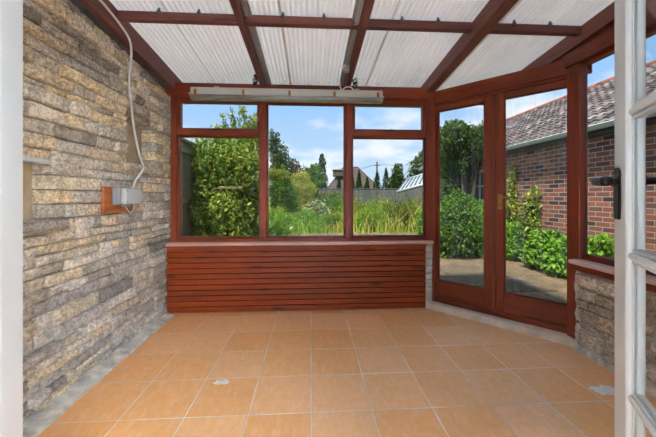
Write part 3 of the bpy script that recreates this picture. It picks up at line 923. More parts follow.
mb = MB(); mb.box(-1.76, 2.3, -2.9, -2.8, 0, 2.5, .003); mb.box(-1.76, -1.66, -2.8, -.16, 0, 2.5, .003); mb.box(2.2, 2.3, -2.8, -.16, 0, 2.5, .003)
mb.build('wall_room', WHITEPL, label='white walls of the room behind the doorway', cat='wall', kind='structure')
fl_ = empty('added_fill_lamp', (1.75, -2.3, 0), label='unseen uplighter added as fill light in the room behind the doorway', cat='lamp')  # invented lamp, added out of view to brighten the conservatory through the doorway
mb = MB(); mb.cyl((1.75, -2.3, 0), (1.75, -2.3, .03), .14, .13, 28); mb.build('base', BLACK, fl_)
mb = MB(); mb.cyl((1.75, -2.3, .03), (1.75, -2.3, 1.62), .013, .013, 12); mb.build('pole', BLACK, fl_)
mb = MB(); mb.cyl((1.75, -2.3, 1.60), (1.75, -2.3, 1.74), .05, .20, 28, False); mb.cyl((1.75, -2.3, 1.60), (1.75, -2.3, 1.603), .05, .05, 28); mb.build('fill_lamp_shade', WHITEPL, fl_)
ld = D.lights.new('added_fill_light', 'AREA'); lo = D.objects.new('added_fill_light', ld); COL.objects.link(lo); lo.parent = fl_
lo.location = (0, 0, 1.66); lo.rotation_euler = (math.pi, 0, 0); ld.shape = 'DISK'; ld.size = .16; ld.energy = 430; ld.color = (.97, .99, 1)
def cam2room(cx, cy):
    return (cx * math.cos(TH) + cy * math.sin(TH), cy * math.cos(TH) - cx * math.sin(TH))
def white_door(name, latch, ang, width, stile, bars, side, label, handle):
    """latch = latch edge on the face we see; ang = direction hinge->latch; local x runs from latch to hinge, local y away from the face we see"""
    lx, ly = latch
    d = Vector((-math.cos(ang), -math.sin(ang), 0))          # latch -> hinge
    e = empty(name, (lx, ly, 0), math.atan2(d.y, d.x), label=label, cat='door', kind='structure')
    s = side                                                   # sign of the far side along local y
    t = .036
    mb = MB(); mb.box(0, stile, 0, s * t, .02, 2.02, .003); mb.build('stile', WHITE, e, local=True)
    mb = MB(); mb.box(width - .09, width, 0, s * t, .02, 2.02, .003); mb.build('stile', WHITE, e, local=True)
    mb = MB(); mb.box(stile, width - .09, 0, s * t, .02, .22, .003); mb.build('bottom_rail', WHITE, e, local=True)
    mb = MB(); mb.box(stile, width - .09, 0, s * t, 1.93, 2.02, .003); mb.build('top_rail', WHITE, e, local=True)
    zs_ = [.22] + bars + [1.93]
    x0, x1 = stile, width - .09
    mid = (x0 + x1) / 2
    mb = MB()
    for z in bars: mb.box(x0, x1, s * .003, s * (t - .003), z - .0085, z + .0085, .004)
    mb.box(mid - .011, mid + .011, s * .003, s * (t - .003), .22, 1.93, .005)
    mb.build('glazing_bar', WHITE, e, local=True)
    # beads stepping down to the glass
    mb = MB()
    for a, b in zip(zs_, zs_[1:]):
        for xa_, xb_ in ((x0, mid - .011), (mid + .011, x1)):
            za = a + (.011 if a > .3 else 0); zb = b - (.011 if b < 1.9 else 0)
            for (yy0, yy1, w_) in ((.010, .014, .006), (.018, .030, .008)):
                mb.box(xa_, xa_ + w_, s * yy0, s * yy1, za, zb, .001); mb.box(xb_ - w_, xb_, s * yy0, s * yy1, za, zb, .001)
                mb.box(xa_ + w_, xb_ - w_, s * yy0, s * yy1, za, za + w_, .001); mb.box(xa_ + w_, xb_ - w_, s * yy0, s * yy1, zb - w_, zb, .001)
    mb.build('glazing_bead', WHITE, e, local=True)
    mb = MB(); mb.box(x0, x1, s * .0145, s * .0175, .22, 1.93, .0002); mb.build('pane', GLASS, e, local=True)
    if handle:
        for q, nm in ((-s, 'handle_plate'), (s, 'handle_plate')):
            yb = 0 if q == -s else s * t
            mb = MB()
            xc = .032
            mb.box(xc - .018, xc + .018, yb, yb + q * .006, 1.107, 1.226, .003)
            mb.cyl((xc, yb, 1.222), (xc, yb + q * .006, 1.222), .018, n=20)
            mb.cyl((xc, yb + q * .006, 1.205), (xc, yb + q * .014, 1.205), .017, .014, n=16)
            hp = mb.build(nm, BLACK, e, local=True)
            mb = MB()
            mb.tube([(xc, yb + q * .010, 1.205), (xc, yb + q * .03, 1.205), (xc + .004, yb + q * .042, 1.205), (xc + .018, yb + q * .049, 1.204), (xc + .055, yb + q * .050, 1.203), (xc + .10, yb + q * .050, 1.202)], .01, 12, 6, radii=[.0105, .0095, .0095, .010, .0115, .012])
            mb.build('lever', BLACK, hp, local=True)
    return e
BARS = [.678, 1.022, 1.370, 1.71]
lr = cam2room(.763, .80); angR = math.atan2(.88, .4756) - TH
white_door('door_3', lr, angR, .70, .079, BARS, 1, 'open white glazed door with a black lever handle', True)
ll = cam2room(-.812, .80); angL = math.atan2(.937, -.35) - TH
white_door('door_4', ll, angL, .70, .094, BARS, -1, 'open white glazed door without a handle beside the stone wall', False)

# ------------------------------------------------------------------ garden ground, patio, bed edging
mb = MB(); mb.box(-60, 60, -12, 110, -.32, -.12, .0)
mb.build('ground', SOIL, label='flat ground around the house', cat='ground', kind='structure')
def flags(x0, x1, y0, y1, z, seed):
    rr = random.Random(seed); m = MB()
    y = y0
    while y < y1:
        h = rr.choice([.45, .6, .75]); x = x0 - rr.uniform(0, .4)
        while x < x1:
            w = rr.choice([.45, .6, .75, .9])
            m.box(max(x, x0) + .006, min(x + w, x1) - .006, y + .006, min(y + h, y1) - .006, z - .04, z + rr.uniform(-.006, .006), .006) if min(x + w, x1) - max(x, x0) > .03 else None
            x += w
        y += h
    return m
flags(-2.0, 4.32, 3.3, 6.4, -.075, 3).add([(1.3, 3.3, -.085), (2.2, 2.3, -.085), (2.2, .1, -.085), (4.32, .1, -.085), (4.32, 3.3, -.085)], [[0, 1, 2, 3, 4]]).build('patio', FLAG, label='sandstone flag patio outside the angled doors', cat='patio', kind='structure')
m = flags(2.22, 4.32, .1, 3.3, -.075, 8); m.build('path', FLAG, label='sandstone flags along the brick outbuilding', cat='path', kind='structure')
# raised garden
GZ = .30
mb = MB(); mb.box(-60, 60, 6.62, 110, -.12, GZ, .0)
mb.build('lawn', LAWN, label='raised rough garden ground beyond the patio', cat='lawn', kind='structure')
mb = MB()
rr = random.Random(5); x = -2.6
while x < 4.2:
    L = rr.uniform(.22, .5)
    for z0, z1 in ((-.10, .05), (.05, .19), (.19, .315)):
        pass
    vs0 = len(mb.v)
    stone_face(mb, x + .006, x + L - .006, -.11, .10, 0, rr.uniform(0, .02), .2, -1, grid=.05, rough=.02, seed=int(x * 40))
    stone_face(mb, x + .006, x + L - .006, .11, .335, 0, rr.uniform(0, .03), .2, -1, grid=.05, rough=.02, seed=int(x * 40) + 9)
    for k in range(vs0, len(mb.v)):
        p = mb.v[k]; mb.v[k] = Vector((p.y, 6.45 + p.x, p.z))
    x += L
for f in mb.f: f.reverse()
mb.box(-2.6, 4.2, 6.46, 6.63, -.1, .335, .01)
mb.build('retaining_wall', FLAG, label='low stone retaining wall at the far side of the patio', cat='wall', kind='structure')

# ------------------------------------------------------------------ foliage builders
def leaves(centers, size, aspect=.55, up=.35, droop=.25):
    """a folded, pointed leaf at every centre"""
    n = len(centers)
    d = RNG.normal(size=(n, 3)); d[:, 2] += up * 0.0
    d /= np.linalg.norm(d, axis=1)[:, None]
    nr = RNG.normal(size=(n, 3)); nr[:, 2] += 1.2
    nr -= d * np.sum(nr * d, 1)[:, None]; nr /= np.linalg.norm(nr, axis=1)[:, None]
    s = np.cross(d, nr)
    L = size * RNG.uniform(.6, 1.35, n)[:, None]
    w = L * aspect * .5
    a = centers - d * L * .5; b = centers + d * L * .5 - nr * L * droop * .5
    l = centers + s * w + nr * w * .25; r = centers - s * w + nr * w * .25
    V = np.stack([a, l, b, r], 1).reshape(-1, 3)
    F = np.arange(n * 4).reshape(-1, 4)
    F = np.concatenate([F[:, [0, 2, 1]], F[:, [0, 3, 2]]])
    return V, F
def blob_pts(blobs, n, shell=.55):
    """points in lumpy ellipsoids, denser toward their skin"""
    vol = np.array([b[3] * b[4] * b[5] for b in blobs]) ** .67; vol /= vol.sum()
    out = []
    for b, k in zip(blobs, RNG.multinomial(n, vol)):
        d = RNG.normal(size=(k, 3)); d /= np.linalg.norm(d, axis=1)[:, None]
        ph = RNG.uniform(0, 6.28, 3)
        lump = 1 + .16 * np.sin(d[:, 0] * 6 + ph[0]) * np.cos(d[:, 1] * 7 + ph[1]) + .10 * np.sin(d[:, 2] * 9 + ph[2])
        r = RNG.uniform(shell, 1.0, k) ** .6 * lump
        out.append(np.array(b[:3]) + d * r[:, None] * np.array(b[3:6]))
    return np.concatenate(out)
def foliage(name, blobs, n, size, mat, parent, aspect=.55, shell=.5, zmin=None, extra=None):
    P = blob_pts(blobs, n, shell)
    if extra is not None: P = np.concatenate([P, extra])
    if zmin is not None: P[:, 2] = np.maximum(P[:, 2], zmin + RNG.uniform(0, .05, len(P)))
    V, F = leaves(P, size, aspect)
    return np_mesh(name, V, F, mat, parent)
def sprigs(base, tip_h, spread, n, per, seed):
    """leafy shoots standing out of a crown; returns leaf points and the stem mesh builder"""
    rr = random.Random(seed); m = MB(); pts = []
    for k in range(n):
        b = Vector(base[k % len(base)]) + Vector((rr.uniform(-.08, .08), rr.uniform(-.08, .08), 0))
        tip = b + Vector((rr.uniform(-spread, spread), rr.uniform(-spread, spread), tip_h * rr.uniform(.6, 1.1)))
        mid = (b + tip) / 2 + Vector((rr.uniform(-.04, .04), rr.uniform(-.04, .04), .03))
        m.tube([b, mid, tip], .004, 5, 4)
        for q in range(per):
            t = rr.uniform(.15, 1.0); p = b.lerp(mid, min(1, 2 * t)) if t < .5 else mid.lerp(tip, 2 * t - 1)
            pts.append(p + Vector((rr.uniform(-1, 1), rr.uniform(-1, 1), rr.uniform(-.5, 1))) * .035)
    return np.array([tuple(p) for p in pts]), m
def woody(root, base, tops, r0, mat=None, name='stem'):
    m = MB(); rr = random.Random(int(abs(base[0] * 100)) + len(tops))
    b = Vector(base)
    for t in tops:
        t = Vector(t); mid = b.lerp(t, .5) + Vector((rr.uniform(-.1, .1), rr.uniform(-.1, .1), 0)) * (t - b).length * .25
        m.tube([b, mid, t], r0, 7, 4, radii=[r0, r0 * .7, r0 * .25])
    return m.build(name, mat or BARK, root)
def bush(name, label, cat, loc, blobs, n, size, mat, aspect=.55, shell=.45, stem=.02, group=None, zmin=None, flowers=None, extra=None):
    """blobs are relative to loc"""
    e = empty(name, loc, label=label, cat=cat, group=group)
    B = [(loc[0] + b[0], loc[1] + b[1], loc[2] + b[2], b[3], b[4], b[5]) for b in blobs]
    foliage('foliage', B, n, size, mat, e, aspect, shell, loc[2] if zmin is None else zmin, extra)
    woody(e, loc, [(b[0], b[1], b[2] + b[5] * .3) for b in B], stem)
    if flowers:
        fm, fn, fs_ = flowers
        tag(foliage('flowers', B, fn, fs_, fm, e, .9, .95, loc[2]), kind='stuff')
    return e

# --- fence on the left and the climber over it
fe = empty('fence', (-1.84, 5.6, -.12), label='weathered close-board fence running down the left side of the garden', cat='fence')
mb = MB(); y = 3.62; rr = random.Random(2)
while y < 7.6:
    mb.box(-1.87, -1.852, y, y + .096, -.06, 1.955 + rr.uniform(-.008, .008), .003); y += .102
mb.build('board_panel', FENCE_W, fe)
for z in (.35, 1.1, 1.82):
    mb = MB(); mb.box(-1.852, -1.80, 3.62, 7.6, z - .035, z + .035, .006); mb.build('rail', FENCE_W, fe)
for y in (3.66, 5.0, 6.4, 7.55):
    mb = MB(); mb.box(-1.86, -1.77, y - .045, y + .045, -.12, 2.02, .006); mb.build('post', FENCE_W, fe)
mb = MB(); mb.box(-1.885, -1.79, 3.62, 7.6, 1.955, 1.99, .005); mb.build('capping', FENCE_W, fe)
# trellis rails poking through the climber
tr = empty('trellis', (-1.25, 4.85, -.12), label='pale wooden trellis showing through the climber by the fence', cat='trellis')
for z, x0, x1 in ((.78, -1.40, -1.16), (1.29, -1.36, -1.0)):
    mb = MB(); mb.box(x0, x1, 4.46, 4.485, z - .02, z + .02, .004); mb.build('rail', TRELLIS_W, tr)
for x in (-1.30,):
    mb = MB(); mb.box(x - .018, x + .018, 4.487, 4.51, -.12, 1.3, .004); mb.build('upright', FENCE_W, tr)
cb_ = [(-1.58, 4.55, .35, .22, .3, .45), (-1.56, 4.6, 1.0, .22, .3, .5), (-1.55, 4.65, 1.55, .24, .3, .42), (-1.52, 4.8, 1.9, .3, .3, .3), (-1.2, 4.48, .7, .36, .2, .6), (-1.1, 4.55, 1.6, .4, .22, .4), (-1.25, 4.42, 1.0, .25, .12, .22), (-1.45, 4.95, .45, .40, .34, .60), (-1.2, 4.85, .40, .36, .30, .55), (-1.08, 5.0, .5, .28, .4, .6), (-1.45, 5.0, 1.05, .36, .32, .5), (-1.18, 4.98, 1.1, .36, .34, .5), (-1.06, 5.1, 1.2, .28, .4, .62),
       (-1.42, 5.15, 1.62, .36, .36, .42), (-1.18, 5.1, 1.78, .34, .4, .44), (-1.08, 5.15, 1.82, .26, .36, .46), (-1.3, 5.25, 2.06, .40, .35, .22), (-1.02, 5.2, 2.18, .24, .3, .24), (-1.22, 4.72, .22, .45, .25, .33)]
ex, stm = sprigs([(-1.5, 5.1, 2.0), (-1.3, 5.1, 2.2), (-1.15, 5.1, 2.25), (-1.0, 5.1, 2.2), (-.95, 5.1, 2.15), (-1.4, 5.2, 2.05)], .42, .14, 26, 22, 4)
ce = empty('climbing_shrub', (-1.2, 5.2, -.12), label='large light green climbing shrub smothering the trellis by the fence', cat='shrub')
foliage('foliage', cb_, 19000, .066, L_CLIMB, ce, .5, .3, -.1, ex)
stm.build('shoots', BARK, ce)
foliage('inner_leaves', cb_, 6000, .08, L_MID, ce, .5, .3, -.1)
woody(ce, (-1.2, 5.2, -.12), [(b[0], b[1], b[2]) for b in cb_], .022)
bush('flowering_shrub', 'low shrub with small white flowers at the foot of the climber', 'shrub', (-.66, 5.0, -.08), [(-.45, .0, .38, .42, .26, .42), (0, 0, .40, .30, .26, .40), (.28, .12, .36, .26, .24, .36)], 3000, .06, L_BRIGHT, flowers=(L_WHITE, 330, .05))

# --- clipped and loose shrubs of the middle distance
p = at(279, 210, 9.5)
hg = bush('clipped_hedge', 'clipped dark green hedge with sunlight on its top painted as golden leaves', 'hedge', (p.x, 9.6, GZ), [(-.30, 0, .85, .5, .5, .9), (.12, -.05, .80, .36, .5, .88), (-.15, 0, 1.25, .48, .5, .45)], 11000, .055, L_MID, shell=.8)
foliage('painted_sunlit_top', [(p.x - .12, 9.55, GZ + 1.58, .44, .46, .14), (p.x + .12, 9.5, GZ + 1.42, .26, .4, .14)], 1500, .055, L_GOLD, hg, .55, .5)  # sunlight on the hedge top put in as golden leaf colour
p = at(301, 196, 11)
bush('topiary_ball', 'round clipped golden-green shrub in the middle of the garden', 'shrub', (p.x, 11, GZ), [(0, 0, .98, .50, .5, .70), (.0, 0, .5, .48, .48, .4)], 12000, .05, mat_leaf('topiary_leaf', [c8(130, 140, 52), c8(176, 178, 78), c8(204, 200, 110), c8(112, 126, 48)]), shell=.88)
p = at(293, 200, 10.2)
bush('garden_shrub', 'small pale shrub between the hedge and the round golden shrub', 'shrub', (p.x, 10.0, GZ), [(0, 0, .75, .22, .25, .6), (-.1, 0, .4, .3, .25, .4)], 1800, .06, L_BRIGHT)
p = at(316, 215, 9.2)
bush('blossom_bush', 'rounded bush covered in white blossom among the tall grass', 'shrub', (p.x, 9.3, GZ), [(0, 0, .42, .28, .28, .34), (-.2, .05, .34, .22, .22, .28), (.22, .05, .3, .22, .22, .26)], 2200, .055, L_OLIVE, flowers=(L_WHITE, 600, .05))
p = at(332, 212, 12)
bush('garden_shrub', 'dark green shrub behind the white blossom bush', 'shrub', (p.x, 12, GZ), [(0, 0, .4, .55, .4, .45), (.3, 0, .35, .4, .4, .4)], 2600, .07, L_MID)
p = at(277, 200, 7.6)
for i, (xx, yy, Y, h_, mt, lab) in enumerate((
        (303, 222, 7.4, .55, L_BRIGHT, 'lush leafy plant in the bed left of the middle window post'),
        (328, 226, 7.2, .42, L_MID, 'low leafy plant in the bed by the middle window post'),
        (362, 225, 7.3, .48, L_BRIGHT, 'leafy weed in the bed just right of the middle window post'),
        (384, 220, 7.8, .80, L_CLIMB, 'tall leafy weed in the middle of the right window light'),
        (404, 224, 7.4, .62, L_GOLD, 'yellow-green weed clump at the right of the garden bed'),
        (420, 226, 7.2, .50, L_BRIGHT, 'bright weed clump beside the window corner post'),
        (283, 226, 7.0, .52, L_BRIGHT, 'bright weed clump beside the white-flowered shrub'))):
    p = at(xx, yy, Y)
    bush('garden_plant', lab, 'plant', (p.x, Y, GZ), [(0, 0, h_ * .55, .20, .2, h_ * .5), (.15, .05, h_ * .4, .16, .16, h_ * .4), (-.14, .05, h_ * .35, .17, .16, h_ * .38)], 1100, .06, mt, .35)

rr = random.Random(21)
for k in range(16):
    xx = 350 + k * 4.6 + rr.uniform(-2, 2); Y = rr.uniform(7.0, 10.2); h_ = rr.uniform(.6, .95)
    p = at(xx, 215, Y)
    bush('meadow_weed', 'loose weed clump standing among the meadow grass in the right window light', 'weed', (p.x, Y, GZ), [(0, 0, h_ * .6, .17, .17, h_ * .45), (.18, .05, h_ * .4, .18, .18, h_ * .4), (-.18, .05, h_ * .45, .17, .18, h_ * .4)], 1100, .06, rr.choice([L_GOLD, L_CLIMB, L_CLIMB, L_BRIGHT, L_OLIVE]), .25, group='weed clumps in the raised bed')
for k in range(9):
    xx = 272 + k * 7.5 + rr.uniform(-2, 2); Y = rr.uniform(7.0, 9.2); h_ = rr.uniform(.35, .6)
    p = at(xx, 215, Y)
    bush('meadow_weed', 'leafy weed clump standing among the long grass in the middle window light', 'weed', (p.x, Y, GZ), [(0, 0, h_ * .6, .17, .17, h_ * .45), (.14, .05, h_ * .4, .16, .16, h_ * .4)], 700, .06, rr.choice([L_CLIMB, L_BRIGHT, L_BRIGHT, L_OLIVE]), .28, group='weed clumps in the long grass')
# tall meadow grass: nobody could count it
def blades(n, box, hfun, mat, name, label, width=.010):
    x = RNG.uniform(box[0], box[1], n); y = RNG.uniform(box[2], box[3], n)
    h = hfun(x, y) * RNG.uniform(.55, 1.1, n)
    a = RNG.uniform(0, 6.28, n); lean = RNG.normal(0, .38, (n, 2)) * h[:, None]
    w = width * RNG.uniform(.6, 1.5, n)
    c = np.stack([np.cos(a) * w, np.sin(a) * w], 1)
    z0 = np.full(n, GZ)
    b0 = np.stack([x - c[:, 0], y - c[:, 1], z0], 1); b1 = np.stack([x + c[:, 0], y + c[:, 1], z0], 1)
    m0 = np.stack([x - c[:, 0] * .8 + lean[:, 0] * .35, y - c[:, 1] * .8 + lean[:, 1] * .35, z0 + h * .6], 1)
    m1 = np.stack([x + c[:, 0] * .8 + lean[:, 0] * .35, y + c[:, 1] * .8 + lean[:, 1] * .35, z0 + h * .6], 1)
    tp = np.stack([x + lean[:, 0], y + lean[:, 1], z0 + h], 1)
    V = np.stack([b0, b1, m1, m0, tp], 1).reshape(-1, 3)
    k = np.arange(n)[:, None] * 5
    F = np.concatenate([k + np.array([[0, 1, 2]]), k + np.array([[0, 2, 3]]), k + np.array([[3, 2, 4]])])
    o = np_mesh(name, V, F, mat)
    return tag(o, label, 'grass', None, 'stuff')
pat = lambda x, y: .30 + .20 * np.sin(x * 1.7 + y * .8) * np.cos(x * .9 - y * 1.3)
blades(5000, (.3, 4.1, 6.75, 11.5), lambda x, y: (pat(x, y) + .14) * .75, G_GRASS, 'meadow_grass', 'tall seeding meadow grass in the right half of the garden')
blades(1800, (-1.4, .3, 6.75, 9.2), lambda x, y: pat(x, y) * .6 + .08, G_LUSH, 'lush_grass', 'lush green long grass in the left half of the garden')
blades(9000, (-3, 9, 11, 21), lambda x, y: .22 + 0 * x, G_GRASS, 'rough_grass', 'shorter rough grass further down the garden', .016)
blades(700, (.9, 4.0, 6.8, 9.5), lambda x, y: .62 + .1 * np.sin(x * 3), G_STRAW, 'straw_grass', 'straw-coloured grass stalks standing above the meadow grass', .007)

# --- far fence, house, trees
fe = empty('fence', (3.2, 23, GZ), label='long grey boarded fence across the far end of the garden', cat='fence')
mb = MB(); x = -3.0; rr = random.Random(6)
while x < 12.4:
    mb.box(x, x + .145, 23, 23.02, GZ, 1.70 + rr.uniform(-.01, .01), .003); x += .15
mb.build('board_panel', GREYF_W, fe)
for x in range(-3, 13, 2):
    mb = MB(); mb.box(x - .05, x + .05, 22.93, 23.0, GZ, 1.78, .006); mb.build('post', GREYF_W, fe)
mb = MB(); mb.box(-3, 12.4, 22.97, 23.04, 1.70, 1.75, .005); mb.build('capping', GREYF_W, fe)

def hip_house(name, label, x0, x1, y0, y1, ze, zr, inset):
    e = empty(name, ((x0 + x1) / 2, y0, GZ), label=label, cat='house')
    mb = MB(); mb.box(x0, x1, y0, y1, GZ, ze, .01); mb.build('walls', HOUSE_W, e)
    o = .35; ym = (y0 + y1) / 2
    vs = [(x0 - o, y0 - o, ze - .1), (x1 + o, y0 - o, ze - .1), (x1 + o, y1 + o, ze - .1), (x0 - o, y1 + o, ze - .1), (x0 + inset, ym, zr), (x1 - inset, ym, zr)]
    mb = MB(); mb.add(vs, [[0, 1, 5, 4], [1, 2, 5], [2, 3, 4, 5], [3, 0, 4], [3, 2, 1, 0]])
    # battened tile courses
    for k in range(1, 14):
        t = k / 14
        a = Vector(vs[0]).lerp(Vector(vs[4]), t); b = Vector(vs[1]).lerp(Vector(vs[5]), t)
        mb.box(a.x, b.x, a.y - .05, a.y + .02, a.z - .02, a.z + .03, .005)
    mb.build('roof', SLATE, e)
    mb = MB(); mb.tube([vs[4], vs[5]], .09, 8, 1); mb.tube([vs[0], vs[4]], .08, 8, 1); mb.tube([vs[1], vs[5]], .08, 8, 1); mb.build('ridge', RIDGE if False else SLATE, e)
    mb = MB(); mb.box(x0 - o - .02, x1 + o + .02, y0 - o - .06, y0 - o, ze - .22, ze - .08, .01); mb.build('fascia', WHITE, e)
    for q in (.25, .7):
        xc = x0 + (x1 - x0) * q
        mb = MB(); frame_rect(mb, xc - .6, xc + .6, 1.1, ze - .35, y0 - .05, y0 + .02, .08); mb.box(xc - .04, xc + .04, y0 - .05, y0 + .02, 1.1, ze - .35)
        w_ = mb.build('window', WHITE, e)
        mb = MB(); mb.box(xc - .55, xc + .55, y0 - .02, y0, 1.15, ze - .4); mb.build('pane', LEAD, w_)
    return e
pa = at(326, 190, 40); pb = at(381, 190, 40)
hs = hip_house('bungalow', 'brown hip-roofed bungalow beyond the far garden fence', pa.x + .4, pb.x - .3, 40, 47, 2.05, 5.35, 2.3)
pc = at(339, 168, 41)
mb = MB(); mb.box(pc.x - .7, pc.x + .7, 41.0, 43, 3.9, 4.75, .02); dm = mb.build('dormer', SLATE, hs)
mb = MB(); mb.box(pc.x - .85, pc.x + .85, 40.85, 43, 4.75, 4.86, .02); mb.build('dormer_roof', HOUSE_W, dm)

def tree(name, label, px, Y, top_y, width_px, mat, n, size, squash=1.0, base_y=None, group=None, sparse=.4, lumps=7):
    top = at(px, top_y, Y).z; x = at(px, 196, Y).x; w = width_px * Y / F_PX / 2
    e = empty(name, (x, Y, GZ), label=label, cat='tree', group=group)
    H = top - GZ; cz = GZ + H * (.58 if squash >= 1 else .52)
    rr = random.Random(int(px * 7 + Y)); B = []
    for k in range(lumps):
        t = (k + .5) / lumps
        zz = GZ + H * (.28 + .60 * t); q = math.sin(math.pi * (.22 + .72 * t))
        B.append((x + rr.uniform(-.45, .45) * w, Y + rr.uniform(-.3, .3) * w, zz, w * .62 * q + .1 * w, w * .6 * q + .1 * w, H * .17))
    B.append((x, Y, GZ + H * .86, w * .3, w * .3, H * .13))
    foliage('crown', B, n, size, mat, e, .6, sparse)
    woody(e, (x, Y, GZ), [(b[0], b[1], b[2]) for b in B], .05 + .012 * H, name='trunk')
    return e
def cone_tree(name, label, px, Y, top_y, width_px, mat, n, size, group=None, power=1.0, z0=None):
    top = at(px, top_y, Y).z; x = at(px, 196, Y).x; w = width_px * Y / F_PX / 2
    zb = GZ if z0 is None else z0
    e = empty(name, (x, Y, GZ), label=label, cat='tree', group=group)
    t = RNG.uniform(0, 1, n) ** 1.3; a = RNG.uniform(0, 6.28, n)
    prof = (1 - t) ** power * np.minimum(1, t * 6 + .5)
    r = w * prof * np.sqrt(RNG.uniform(.25, 1, n)) * (1 + .25 * np.sin(a * 3 + t * 17))
    P = np.stack([x + np.cos(a) * r, Y + np.sin(a) * r, zb + .1 + t * (top - zb - .1)], 1)
    V, F = leaves(P, size, .5); np_mesh('crown', V, F, mat, e)
    mb = MB(); mb.cyl((x, Y, GZ), (x, Y, top - .2), .07 + .01 * (top - GZ), .02, 8); mb.build('trunk', BARK, e)
    return e
CG = 'conical conifers behind the far fence'
for px, ty, wp, lab in ((352, 172, 8, 'slim conifer behind the far fence next to the middle window post'), (359, 170, 8, 'conical conifer in front of the bungalow roof, second from the window post'),
                    (367, 177, 8, 'shortest conical conifer, in front of the bungalow roof'), (377, 171, 11, 'wide conical conifer in front of the utility pole'),
                    (386, 168, 10, 'tallest conical conifer, right of the utility pole'), (339, 176, 7, 'slim conifer left of the middle window post in front of the bungalow')):
    cone_tree('conical_conifer', lab, px, 27 + (px % 3), ty, wp * 1.35, L_CYP, 2000, .16, CG, .75)
cone_tree('poplar', 'narrow columnar tree standing beside the bungalow', 322, 34, 154, 14, L_CYP, 3200, .22, None, .42)
tree('garden_tree', 'rounded dark green tree behind the golden shrub', 313, 18, 164, 27, L_MID, 6000, .13, sparse=.55)
tree('garden_tree', 'tall loose dark tree rising behind the clipped hedge', 277, 19, 129, 24, L_DARK, 3600, .15, sparse=.3)
tree('garden_tree', 'broad grey-green tree behind the golden shrub and the hedge', 294, 23, 158, 40, L_GREYB, 5200, .16, sparse=.55)
tree('garden_tree', 'dark tree beyond the fence left of the greenhouse', 400, 30, 163, 20, L_DARK, 3200, .2, sparse=.5)
tree('garden_tree', 'large dark tree above the greenhouse', 424, 27, 148, 36, L_DARK, 5200, .2, sparse=.45)
tree('garden_tree', 'low bushy tree beyond the fence by the tallest conifer', 392, 32, 180, 14, L_MID, 1800, .2, sparse=.5)
bush('garden_shrub', 'rounded shrub against the far fence beneath the bungalow', 'shrub', (at(330, 205, 21).x, 21, GZ), [(0, 0, .5, 1.1, .6, .7)], 2200, .13, L_OLIVE)

up = empty('utility_pole', (at(377, 196, 36).x, 36, GZ), label='slender utility pole with a crossarm beyond the far fence', cat='pole')
q = at(377, 162, 36)
mb = MB(); mb.cyl((q.x, 36, GZ), (q.x, 36, q.z), .13, .09, 10); mb.build('post', BARK, up)
mb = MB(); mb.box(q.x - .35, q.x + .35, 35.9, 36.0, q.z - .45, q.z - .35, .01); mb.build('crossarm', BARK, up)
for dz, (ex_, ey_) in zip((0, .1), ((338, 172), (338, 168))):
    a = Vector((q.x - .3, 35.95, q.z - .33)); b = at(ex_, ey_, 41.5)
    m_ = (a + b) / 2 - Vector((0, 0, .35))
    mb = MB(); mb.tube([a, m_, b], .018, 5, 6)
    tag(mb.build('overhead_wire', LEAD), 'overhead wire sagging from the utility pole towards the bungalow' if dz == 0 else 'upper overhead wire from the utility pole to the dormer roof', 'wire')
a = Vector((q.x + .3, 35.95, q.z - .33)); b = Vector((q.x + 14, 38, q.z + .8))
mb = MB(); mb.tube([a, (a + b) / 2 - Vector((0, 0, .5)), b], .018, 5, 6); tag(mb.build('overhead_wire', LEAD), 'overhead wire running from the utility pole above the dark trees', 'wire')

# --- greenhouse
A_, B_, C_, D_ = at(397, 192, 14), at(434, 182, 11.6), at(406, 180, 15.4), at(437, 170, 13)
gh = empty('greenhouse', ((A_.x + B_.x) / 2, 13, GZ), label='glass-roofed greenhouse with pale glazing bars by the dark trees', cat='greenhouse')
GROOF = mat_plain('hazy_greenhouse_glass', c8(172, 178, 180), .25, .1, 3)
GBAR = mat_plain('greenhouse_bar', c8(60, 62, 64), .5, .1, 3)
dn = Vector((0, 0, -.03))
mb = MB(); mb.add([A_, B_, D_, C_, A_ + dn, B_ + dn, D_ + dn, C_ + dn], [[0, 1, 2, 3], [7, 6, 5, 4], [0, 4, 5, 1], [1, 5, 6, 2], [2, 6, 7, 3], [3, 7, 4, 0]])
mb.build('roof_glass', GROOF, gh)
dn = Vector((0, 0, -.03))
def wallq(p, q):
    inn = Vector((.06, .06, 0))
    m_ = MB(); a_, b_ = p + dn, q + dn
    vs_ = [Vector((a_.x, a_.y, GZ)), Vector((b_.x, b_.y, GZ)), b_, a_]
    m_.add(vs_ + [v_ + inn for v_ in vs_], [[0, 1, 2, 3], [7, 6, 5, 4], [0, 4, 5, 1], [1, 5, 6, 2], [2, 6, 7, 3], [3, 7, 4, 0]])
    m_.build('wall', GREYF_W, gh)
wallq(A_, B_); wallq(A_, C_)
up_ = Vector((0, 0, .02))
for k in range(9):
    t_ = k / 8
    mb = MB(); mb.tube([A_.lerp(B_, t_) + up_, C_.lerp(D_, t_) + up_], .032, 6, 1); mb.build('glazing_bar', GBAR, gh)
mb = MB(); mb.tube([C_ + up_, D_ + up_], .04, 6, 1); mb.build('ridge', WHITE, gh)
mb = MB(); mb.tube([A_ + up_, B_ + up_], .04, 6, 1); mb.build('eaves_rail', WHITE, gh)

